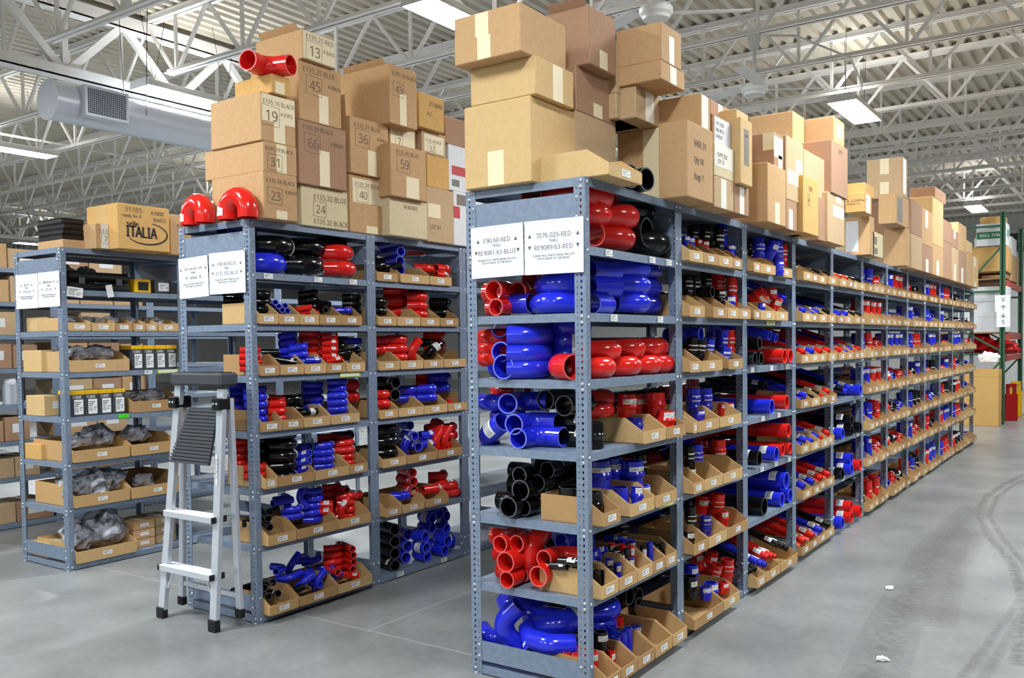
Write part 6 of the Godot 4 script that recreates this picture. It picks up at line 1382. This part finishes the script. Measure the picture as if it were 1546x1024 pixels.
# ------------------------------------------------------------------ step ladder
func build_ladder() -> void:
	var t := thing("step_ladder", "aluminium step ladder with grey top standing at end of middle rack", "ladder", Vector3(-2.33, 0, 0.28))
	var rail := func(a: Vector3, b: Vector3, w: float, d: float, called: String, foot: float):
		var s := Soup.new()
		# channel: two flanges and a web
		s.bar(a, b, w, 0.003, Vector3.BACK)
		var side := (b - a).normalized().cross(Vector3.BACK).normalized() * w / 2
		for k in [-1, 1]:
			s.bar(a + side * k - Vector3(0, 0, d / 2), b + side * k - Vector3(0, 0, d / 2), 0.0035, d, Vector3.BACK)
		s.bar(a - Vector3(0, 0, 0.002), b - Vector3(0, 0, 0.002), w * 0.28, 0.006, Vector3.BACK)
		var m := part(called, s.done(), M.aluminium, t)
		var f := Soup.new()
		f.bevel_box(a + Vector3(-w / 2 - 0.006, -0.004, -d - 0.006), a + Vector3(w / 2 + 0.006, foot, 0.008), 0.004)
		part("rubber_foot", f.done(), M.rubber, m)
	rail.call(Vector3(-0.225, 0.005, 0.0), Vector3(-0.1, 1.29, -0.06), 0.048, 0.024, "front_rail", 0.055)
	rail.call(Vector3(0.228, 0.005, 0.0), Vector3(0.262, 1.27, -0.06), 0.05, 0.024, "front_rail", 0.06)
	rail.call(Vector3(-0.21, 0.05, -0.12), Vector3(-0.125, 1.22, -0.1), 0.036, 0.02, "rear_rail", 0.045)
	rail.call(Vector3(0.29, 0.058, -0.12), Vector3(0.272, 1.22, -0.1), 0.036, 0.02, "rear_rail", 0.045)
	for y in [0.3, 0.6]:
		var u: float = y / 1.29
		var x0 := lerpf(-0.225, -0.1, u) - 0.02
		var x1 := lerpf(0.228, 0.262, u) - 0.005
		var s := Soup.new()
		var n := 7
		for k in n:
			s.bevel_box(Vector3(x0, y - 0.004, -0.075 + k * 0.0125), Vector3(x1, y + 0.002, -0.065 + k * 0.0125), 0.002)
		s.box(Vector3(x0, y - 0.03, 0.009), Vector3(x1, y, 0.013))
		s.box(Vector3(x0, y - 0.008, -0.075), Vector3(x1, y - 0.004, 0.012))
		s.box(Vector3(x0, y - 0.03, -0.078), Vector3(x1, y, -0.074))
		var st := part("step", s.done(), M.aluminium, t, Transform3D(Basis(), Vector3(0, 0, -0.06 * u + 0.012)))
		for x in [x0 - 0.004, x1]:
			part("end_cap", box_mesh(Vector3(0.014, 0.034, 0.095), 0.004), M.black_plastic, st, Transform3D(Basis(), Vector3(x + 0.004, y - 0.014, -0.03)))
	# braces under the lowest step and the rear cross bar
	for k in [[-0.18, -0.12], [0.21, 0.15]]:
		var s := Soup.new()
		s.bar(Vector3(k[0], 0.17, -0.02), Vector3(k[1], 0.28, -0.025), 0.014, 0.004, Vector3.BACK)
		part("brace", s.done(), M.aluminium, t)
	var cb := Soup.new()
	cb.box(Vector3(-0.2, 0.155, -0.125), Vector3(0.285, 0.185, -0.12))
	cb.box(Vector3(-0.2, 0.155, -0.14), Vector3(0.285, 0.158, -0.12))
	part("cross_bar", cb.done(), M.aluminium, t)
	# folded ribbed platform
	var ps := Soup.new()
	for k in 16:
		var f0 := k / 16.0
		var f1 := (k + 0.72) / 16.0
		var q0 := Vector3(0, lerpf(0.87, 1.165, f0), lerpf(-0.015, -0.075, f0))
		var q1 := Vector3(0, lerpf(0.87, 1.165, f1), lerpf(-0.015, -0.075, f1))
		var l0 := lerpf(-0.128, -0.02, f0); var r0 := lerpf(0.215, 0.222, f0)
		var mid := (q0 + q1) / 2
		ps.bar(mid + Vector3(l0 + 0.0, 0, 0.004), mid + Vector3(r0, 0, 0.004), 0.006, (q1 - q0).length(), (q1 - q0).normalized())
	ps.quad(Vector3(-0.125, 0.87, -0.016), Vector3(-0.02, 1.165, -0.076), Vector3(0.222, 1.165, -0.076), Vector3(0.215, 0.87, -0.016), Vector3.BACK)
	ps.quad(Vector3(0.215, 0.87, -0.022), Vector3(0.222, 1.165, -0.082), Vector3(-0.02, 1.165, -0.082), Vector3(-0.125, 0.87, -0.022), Vector3.FORWARD)
	part("platform", ps.done(), M.grey_plastic, t)
	# hinges and top cap
	for k in [[-0.115, 1.19], [0.258, 1.19]]:
		var s := Soup.new()
		s.bevel_box(Vector3(k[0] - 0.03, k[1] - 0.03, -0.135), Vector3(k[0] + 0.03, k[1] + 0.035, -0.025), 0.006)
		var h := part("hinge", s.done(), M.black_plastic, t)
		for d in [-0.012, 0.014]:
			part("rivet", lathe([[0.0, 0.004], [0.005, 0.003], [0.006, 0.0]], 8), M.bolt, h, Transform3D(Basis(Vector3.RIGHT, PI / 2), Vector3(k[0] + d, k[1] + 0.005, -0.025)))
	var cap := Soup.new()
	cap.bevel_box(Vector3(-0.13, 1.285, -0.15), Vector3(0.3, 1.355, -0.03), 0.012)
	var c := part("top_cap", cap.done(), M.grey_plastic, t)
	var tr := Soup.new()
	for k in 3:
		tr.box(Vector3(-0.1 + k * 0.13, 1.354, -0.13), Vector3(0.01 + k * 0.13, 1.358, -0.05))
	part("tool_tray", tr.done(), M.black_plastic, c)
	part("warning_sticker", box_mesh(Vector3(0.012, 0.16, 0.0008)), M.sticker, t, Transform3D(Basis(Vector3.BACK, -0.03), Vector3(0.25, 0.85, -0.032)))


# ------------------------------------------------------------------ lamps, fans, duct
func build_lamps_and_fans() -> void:
	var housing := Soup.new()
	# trapezoid housing with open bottom
	var hw := 0.17
	var p := [[-hw, 0.0], [-hw + 0.015, 0.06], [-0.09, 0.085], [0.09, 0.085], [hw - 0.015, 0.06], [hw, 0.0]]
	for k in 5:
		housing.quad(Vector3(p[k][0], p[k][1], 0.625), Vector3(p[k][0], p[k][1], -0.625), Vector3(p[k + 1][0], p[k + 1][1], -0.625), Vector3(p[k + 1][0], p[k + 1][1], 0.625))
	for z in [0.625, -0.625]:
		for k in 4:
			housing.tri(Vector3(0, 0, z), Vector3(p[k + 1][0], p[k + 1][1], z), Vector3(p[k][0], p[k][1], z))
		housing.tri(Vector3(0, 0, z), Vector3(p[5][0], p[5][1], z), Vector3(p[4][0], p[4][1], z))
	var hm := housing.done()
	var lens := Soup.new()
	lens.bevel_box(Vector3(-0.155, -0.004, -0.61), Vector3(0.135, 0.006, 0.61), 0.002)
	var lm := lens.done()
	var slot := slot_mesh()
	var rim := frame_mesh(0.345, 1.255, 0.012, 0.012)
	var names := ["above middle rack, nearest the camera", "beside the round duct", "at the far left edge", "above right rack at its middle", "far away at the end of the room", "small and distant at far left"]
	for k in FIXTURES.size():
		var f: Array = FIXTURES[k]
		var label: String = "glowing white fluorescent ceiling fixture " + names[k] if k < 6 else "unseen fluorescent ceiling fixture placed to light the room"
		var t := thing("ceiling_light", label, "ceiling light", Vector3(f[0], 4.2, f[1]), "" if k < 6 else "unseen fixtures placed to light the room")
		if k < 6: t.set_meta("group", "fluorescent ceiling fixtures")
		part("housing", hm, M.white_paint, t)
		part("lamp_lens", lm, M.lamp_glow, t)
		part("top_slot", slot, M.lamp_glow, t)
		part("rim", rim, M.white_paint, t, Transform3D(Basis(Vector3.RIGHT, PI / 2), Vector3(0, 0.0, 0)))
		for z in [-0.45, 0.45]:
			for q in [-0.2, 0.2]:
				part("hanger_wire", rod([Vector3(0, 0.085, z), Vector3(q * 0.3, 0.85, z + q)], 0.003, Vector3.RIGHT, 5), M.wire, t)
	for q in [[Vector3(-1.15, 4.4, -5.26), "white ceiling fan hanging over right rack"], [Vector3(-1.03, 4.4, -2.85), "white ceiling fan behind tallest cartons of right rack"]]:
		var t := thing("ceiling_fan", q[1], "ceiling fan", q[0], "ceiling fans")
		part("canopy", lathe([[0.0, 0.0], [0.065, 0.0], [0.062, -0.03], [0.042, -0.135], [0.02, -0.14], [0.0, -0.14]]), M.white_paint, t)
		part("downrod", lathe([[0.017, -0.13], [0.017, -0.4]], 12), M.white_paint, t)
		part("motor", lathe([[0.0, -0.37], [0.03, -0.375], [0.055, -0.45], [0.11, -0.475], [0.125, -0.5], [0.12, -0.53], [0.10, -0.55], [0.095, -0.57], [0.0, -0.58]]), M.white_paint, t)
		for k in 3:
			var s := Soup.new()
			s.bevel_box(Vector3(0.11, -0.505, -0.055), Vector3(0.7, -0.499, 0.055), 0.002)
			part("blade", s.done(), M.white_paint, t, Transform3D(Basis(Vector3.UP, 0.55 + k * TAU / 3) * Basis(Vector3.RIGHT, 0.18), Vector3(0, 0.0, 0)))
	solo("conduit", rod([Vector3(-1.02, 4.38, -5.3), Vector3(-0.8, 4.36, -5.4), Vector3(-0.5, 4.3, -6.2), Vector3(-0.62, 4.28, -7.2), Vector3(-0.72, 4.26, -7.5)], 0.011, Vector3.UP, 8), M.white_paint, "thin white conduit running from ceiling fan to light", "conduit")


func slot_mesh() -> ArrayMesh:
	var s := Soup.new()
	for k in 12:
		s.box(Vector3(-0.03, 0.0852, -0.58 + k * 0.1), Vector3(0.03, 0.0875, -0.53 + k * 0.1))
	return s.done()


func build_duct() -> void:
	var t := thing("air_duct", "round white air duct with side grille hung below the ceiling", "duct", Vector3(-6.5, 3.82, -1.3))
	var s := Soup.new()
	var rs := []
	for z in [0.0, -0.3, -0.302, -0.304, -3.0, -3.002, -3.004, -12.0]:
		rs.append([Vector3(0, 0, z), Vector3.RIGHT, Vector3.UP, 0.187 if int(absf(z) * 1000) % 10 == 2 else 0.182])
	s.rings(rs, 40)
	part("duct_body", s.done(), M.duct, t)
	s = Soup.new()
	s.rings([[Vector3(0, 0, 0.004), Vector3.RIGHT, Vector3.UP, 0.0005], [Vector3(0, 0, 0.004), Vector3.RIGHT, Vector3.UP, 0.188]], 40)
	s.rings([[Vector3(0, 0, 0.004), Vector3.RIGHT, Vector3.UP, 0.188], [Vector3(0, 0, -0.012), Vector3.RIGHT, Vector3.UP, 0.188]], 40)
	part("end_cap", s.done(), M.duct, t)
	s = Soup.new()
	s.box(Vector3(-0.05, -0.13, -0.67), Vector3(0.23, 0.155, -0.23))
	var b := part("grille_box", s.done(), M.duct, t)
	part("grille_frame", frame_mesh(0.44, 0.285, 0.022, 0.014), M.duct, b, Transform3D(Basis(Vector3.UP, PI / 2), Vector3(0.235, 0.0125, -0.45)))
	part("grille_shade", box_mesh(Vector3(0.004, 0.24, 0.395)), M.duct_shade, b, Transform3D(Basis(), Vector3(0.2315, 0.0125, -0.45)))  # dark plate stands in for the shade behind the grille bars
	s = Soup.new()
	for k in 21:
		s.box(Vector3(0.232, -0.11, -0.645 + k * 0.0195), Vector3(0.24, 0.135, -0.642 + k * 0.0195))
	for k in 13:
		s.box(Vector3(0.232, -0.108 + k * 0.0195, -0.648), Vector3(0.241, -0.105 + k * 0.0195, -0.252))
	part("grille_bars", s.done(), M.duct, b)
	for z in [-0.9, -4.0]:
		for x in [-0.18, 0.18]:
			part("hanger_strap", rod([Vector3(x, 0.0, z), Vector3(x * 1.2, 0.6, z), Vector3(x * 1.4, 1.2, z)], 0.004, Vector3.BACK, 5), M.wire, t)


# ------------------------------------------------------------------ pallet rack at the far end
func build_pallet_rack() -> void:
	var t := thing("pallet_rack", "green and orange pallet rack at far end of the aisle", "pallet rack", Vector3(0, 0, 0))
	for z in [-14.1, -17.1]:
		for x in [0.03, -1.05]:
			var s := Soup.new()
			s.box(Vector3(x - 0.04, 0, z - 0.035), Vector3(x + 0.04, 3.62, z - 0.028))
			s.box(Vector3(x - 0.04, 0, z - 0.035), Vector3(x - 0.034, 3.62, z + 0.035))
			s.box(Vector3(x + 0.034, 0, z - 0.035), Vector3(x + 0.04, 3.62, z + 0.035))
			s.box(Vector3(x - 0.04, 0, z + 0.03), Vector3(x - 0.012, 3.62, z + 0.036))
			s.box(Vector3(x + 0.012, 0, z + 0.03), Vector3(x + 0.04, 3.62, z + 0.036))
			part("upright", s.done(), M.green_steel, t)
		for y in [0.3, 1.2, 2.27, 3.38]:
			var s := Soup.new()
			s.box(Vector3(-1.05, y - 0.018, z - 0.015), Vector3(0.03, y + 0.018, z + 0.015))
			part("cross_brace", s.done(), M.green_steel, t)
		for d in [[1.62, 1.24], [3.1, 2.4], [0.35, 1.1]]:
			var s := Soup.new()
			s.bar(Vector3(-0.6, d[0] if d[0] != 3.1 else 2.3, z), Vector3(0.03, d[1] if d[0] != 3.1 else 3.05, z), 0.03, 0.03, Vector3.BACK)
			part("cross_brace", s.done(), M.green_steel, t)
	for y in [1.12, 1.5, 2.42]:
		for x in [0.03, -1.05]:
			part("beam", box_mesh(Vector3(0.045, 0.11, 2.92), 0.004), M.orange_steel, t, Transform3D(Basis(), Vector3(x, y, -15.6)))
		part("deck_board", box_mesh(Vector3(1.05, 0.02, 2.9), 0.002), M.wood, t, Transform3D(Basis(), Vector3(-0.51, y + 0.066, -15.6)))
	var stock := func(called: String, lo: Vector3, size: Vector3, tint: int, label: String, tapes: Array = []):
		var o := thing(called, label, "carton", lo + Vector3(0, 0.0008, 0), "goods in the pallet rack")
		carton(o, size, tint, tapes, [])
		return o
	for k in 3:
		stock.call("white_carton", Vector3(0.08, 1.577 + k * 0.262, -14.2), Vector3(0.75, 0.26, 0.7), 6, "wide white carton, %s from bottom, behind the lettered sheet" % ORD[k + 1])
	stock.call("white_carton", Vector3(0.0, 1.577, -15.0), Vector3(0.6, 0.5, 0.8), 6, "white carton behind the stacked white cartons")
	stock.call("cardboard_carton", Vector3(0.08, 2.622, -14.25), Vector3(0.62, 0.43, 0.6), 5, "large brown carton on pallet below towel carton")
	var tw: Node3D = stock.call("towel_carton", Vector3(0.07, 3.06, -14.2), Vector3(0.46, 0.38, 0.5), 6, "white towel carton with green print high in pallet rack")
	part("green_band", box_mesh(Vector3(0.42, 0.12, 0.002)), M.green_print, tw, Transform3D(Basis(), Vector3(-0.24, 0.18, 0.002)))
	part("green_band", box_mesh(Vector3(0.002, 0.12, 0.2)), M.green_print, tw, Transform3D(Basis(), Vector3(0.002, 0.22, -0.25)))
	lettering(tw, "ROLL TOWELS", Vector3(-0.4, 0.18, 0.0034), 0, 0.05, M.paper)
	stock.call("cardboard_carton", Vector3(0.04, 3.442, -14.25), Vector3(0.38, 0.12, 0.4), 5, "flat brown carton atop the towel carton")
	stock.call("white_carton", Vector3(0.05, 2.98, -15.2), Vector3(0.6, 0.32, 0.9), 6, "white carton beside towel carton in pallet rack")
	stock.call("cardboard_carton", Vector3(0.06, 2.498, -15.2), Vector3(0.7, 0.48, 1.2), 1, "long brown carton at right in pallet rack")
	stock.call("cardboard_carton", Vector3(0.0, 1.2, -15.4), Vector3(0.7, 0.22, 1.2), 1, "brown carton in the pallet rack below white cartons")
	# wooden pallet
	var pl := thing("wooden_pallet", "wooden pallet on the pallet rack's upper beams", "pallet", Vector3(-0.42, 2.497, -14.65), "goods in the pallet rack")
	for k in 6:
		part("board", box_mesh(Vector3(1.0, 0.018, 0.1), 0.002), M.wood, pl, Transform3D(Basis(), Vector3(0, 0.115, -0.32 + k * 0.128)))
	for x in [-0.45, 0.0, 0.45]:
		part("stringer", box_mesh(Vector3(0.04, 0.1, 0.75), 0.002), M.wood, pl, Transform3D(Basis(), Vector3(x, 0.053, 0)))
	# red plastic goods, folded film
	for k in 5:
		solo("red_cover", crumple(Vector3(0.2, 0.13, 0.2), 80 + k), M.red_plastic, "glossy red plastic cover, %s in the heap below white cartons" % ["left one", "middle one", "right one", "top one", "rear one"][k], "cover", Transform3D(Basis(Vector3.UP, k * 1.3), Vector3([-0.52, -0.2, 0.06, -0.36, -0.1][k], [1.31, 1.31, 1.3, 1.44, 1.32][k], [-14.4, -14.4, -14.4, -14.45, -14.8][k])), "red plastic covers")
	solo("plastic_sheet", crumple(Vector3(0.17, 0.1, 0.03), 90), M.foam, "white plastic sheet hanging on pallet rack brace", "sheet", Transform3D(Basis(), Vector3(-0.16, 1.13, -14.02)))
	# lettered sheets on the upright
	var sh := thing("aisle_sign", "white sheets lettered V and S with arrows on green upright", "sign", Vector3(0.04, 1.93, -14.03))
	part("sheet", box_mesh(Vector3(0.22, 0.28, 0.002)), M.paper, sh, Transform3D(Basis(), Vector3(-0.005, 0.13, 0)))
	part("sheet", box_mesh(Vector3(0.2, 0.26, 0.002)), M.paper, sh, Transform3D(Basis(), Vector3(0.01, -0.14, 0.001)))
	lettering(sh, "V", Vector3(0.01, 0.195, 0.003), 0, 0.075, M.ink, true)
	lettering(sh, "S", Vector3(0.01, -0.185, 0.004), 0, 0.075, M.ink, true)
	for k in [1.0, -1.0]:
		var y := 0.06 if k > 0 else -0.07
		var s := Soup.new()
		s.bar(Vector3(0.01, y - 0.035 * k, 0.0035), Vector3(0.01, y + 0.035 * k, 0.0035), 0.01, 0.001, Vector3.BACK)
		for x in [-1, 1]:
			s.bar(Vector3(0.01, y + 0.035 * k, 0.0035), Vector3(0.01 + x * 0.032, y + 0.005 * k, 0.0035), 0.01, 0.001, Vector3.BACK)
		part("printed_arrow", s.done(), M.ink, sh)
	# big carton on the floor and folded floor signs
	var bg := thing("floor_carton", "tall open brown carton standing on the floor at aisle end", "carton", Vector3(0.03, 0, -13.62))
	var s := Soup.new()
	s.bevel_box(Vector3(-0.62, 0, -0.45), Vector3(0, 0.83, 0), 0.004)
	part("carton_body", s.done(), M.cardboard5, bg)
	for q in [[Vector3(-0.31, 0.83, 0.0), 0.62, 0.0], [Vector3(0.0, 0.83, -0.22), 0.45, PI / 2], [Vector3(-0.31, 0.83, -0.45), 0.62, 0.0]]:
		part("flap", box_mesh(Vector3(q[1], 0.12, 0.004)), M.cardboard5, bg, Transform3D(Basis(Vector3.UP, q[2]), q[0] + Vector3(0, 0.06, 0)))
	for q in [[0.08, -14.9, "red_plastic", "red"], [0.06, -15.9, "yellow", "yellow"]]:
		var w := thing("floor_sign", "folded %s plastic floor sign with handle leaning at pallet rack" % q[3], "floor sign", Vector3(q[0], 0, q[1]))
		w.rotation.y = 0.9
		for k in [0.0, 0.03]:
			var f := Soup.new()
			f.bevel_box(Vector3(-0.13, 0.0, k - 0.01), Vector3(0.13, 0.48, k + 0.01), 0.004)
			f.bevel_box(Vector3(-0.1, 0.48, k - 0.01), Vector3(-0.05, 0.64, k + 0.01), 0.004)
			f.bevel_box(Vector3(0.05, 0.48, k - 0.01), Vector3(0.1, 0.64, k + 0.01), 0.004)
			f.bevel_box(Vector3(-0.1, 0.6, k - 0.01), Vector3(0.1, 0.66, k + 0.01), 0.004)
			part("panel", f.done(), M[q[2]], w)


func build_floor_bits() -> void:
	var pn := [[0.666, -2.413, "upper"], [0.9, -1.142, "lower"]]
	for q in pn:
		solo("packing_peanut", crumple(Vector3(0.018, 0.012, 0.028), 95), M.foam, "white foam packing peanut on the floor, %s of the two" % q[2], "packing peanut", Transform3D(Basis(Vector3.UP, q[0] * 9), Vector3(q[0], 0.009, q[1])), "packing peanuts on the floor")
	# loose red hoses on the cartons and rack top
	var items := [["E", 0.055, Vector3(-1.98, 2.985, -0.06), Basis(Vector3.UP, deg_to_rad(150.0)), "red elbow hose lying on the small high carton of middle rack"], ["U", 0.055, Vector3(-2.06, TOP + 0.115, 0.088), Basis(Vector3.UP, 1.62) * Basis(Vector3.BACK, PI / 2), "red arched hose standing on near corner of middle rack top"], ["U", 0.055, Vector3(-2.4, TOP + 0.115, 0.088), Basis(Vector3.UP, 1.45) * Basis(Vector3.BACK, PI / 2), "red arched hose standing at left on middle rack top"]]
	for q in items:
		var o := thing("arched_hose" if q[0] == "U" else "elbow_hose", q[4], "hose", q[2], "loose red hoses on top of the middle rack")
		o.basis = q[3]
		part("hose_body", hose_mesh(q[0], q[1], q[1] * 2.2), M.hose_r, o)
		cut_edges(q[0], q[1], q[1] * 2.2, "r", o)
		part("sticker", hose_sticker(q[0], q[1], q[1] * 2.2), M.sticker, o)
	for k in 2:
		var o := thing("straight_hose", "black hose lying on right rack top, %s of the pair behind flat open carton" % ["left", "right"][k], "hose", Vector3(-0.13 + 0.02 * k, TOP + 0.054, -0.42 - 0.115 * k), "black hoses on top of the right rack")
		o.rotation.y = -0.25
		part("hose_body", hose_mesh("T", 0.053, 0.3), M.hose_k, o)
		cut_edges("T", 0.053, 0.3, "k", o)
	# flat open carton lying on the near corner of the right rack
	var f := thing("flat_carton", "low open carton with clear tape on near corner of right rack", "carton", Vector3(0.09, TOP + 0.001, -0.04))
	f.rotation.y = 0.0
	part("tray_body", bin_mesh(0.3, 0.05, 0.115, 0.34), M.cardboard0, f, Transform3D(Basis(), Vector3(0, 0, -0.15)))
	part("paper_label", sticker_card(0.075, 0.028), M.sticker, f, Transform3D(Basis(Vector3.UP, PI / 2), Vector3(0.0004, 0.026, -0.15)))


# ------------------------------------------------------------------ labels for things that repeat
func write_labels() -> void:
	var sets := {}
	for p in pending:
		var k := "%s|%s|%d|%d" % [p[1], p[3], p[4], p[5]]
		if not sets.has(k): sets[k] = []
		sets[k].append(p)
	for k in sets:
		var list: Array = sets[k]
		var p0: Array = list[0]
		var where := "%s of %s bay, %s" % [TIER[p0[5]] if p0[5] > 0 else "top", ORD[p0[4]], RACK_NAME[p0[3]]]
		if p0[4] == 0:
			where = "%s, %s row" % [RACK_NAME[p0[3]], ["", "lower", "upper"][mini(p0[5], 2)]]
		var joiner := " " if p0[4] == 0 else ", "
		# columns by where they stand in the picture, left to right
		list.sort_custom(func(a, b): return screen(a[6]).x < screen(b[6]).x)
		var cols := []
		for p in list:
			var gap := 3.0 if p0[2] == "bin" else (6.0 if p0[3] == "R" and p0[4] > 3 else 14.0)
			if cols.is_empty() or screen(p[6]).x - screen(cols[-1][0][6]).x > gap:
				cols.append([])
			cols[-1].append(p)
		var tiny: bool = p0[3] == "R" and p0[4] >= 10 and p0[2] != "bin"
		for c in cols.size():
			var col: Array = cols[c]
			col.sort_custom(func(a, b): return screen(a[6]).y > screen(b[6]).y)
			for r in col.size():
				var text: String = p0[1] + joiner + where
				var order := ""
				if list.size() > 1 and not tiny:
					if cols.size() > 1:
						order += ", %s from left" % ORD[mini(c + 1, 16)]
					if col.size() > 1:
						order += ", %s up" % ORD[mini(r + 1, 16)]
				tag(col[r][0], text + order, p0[2], p0[7] if not tiny or list.size() == 1 else "%s, %s" % [p0[1], where])
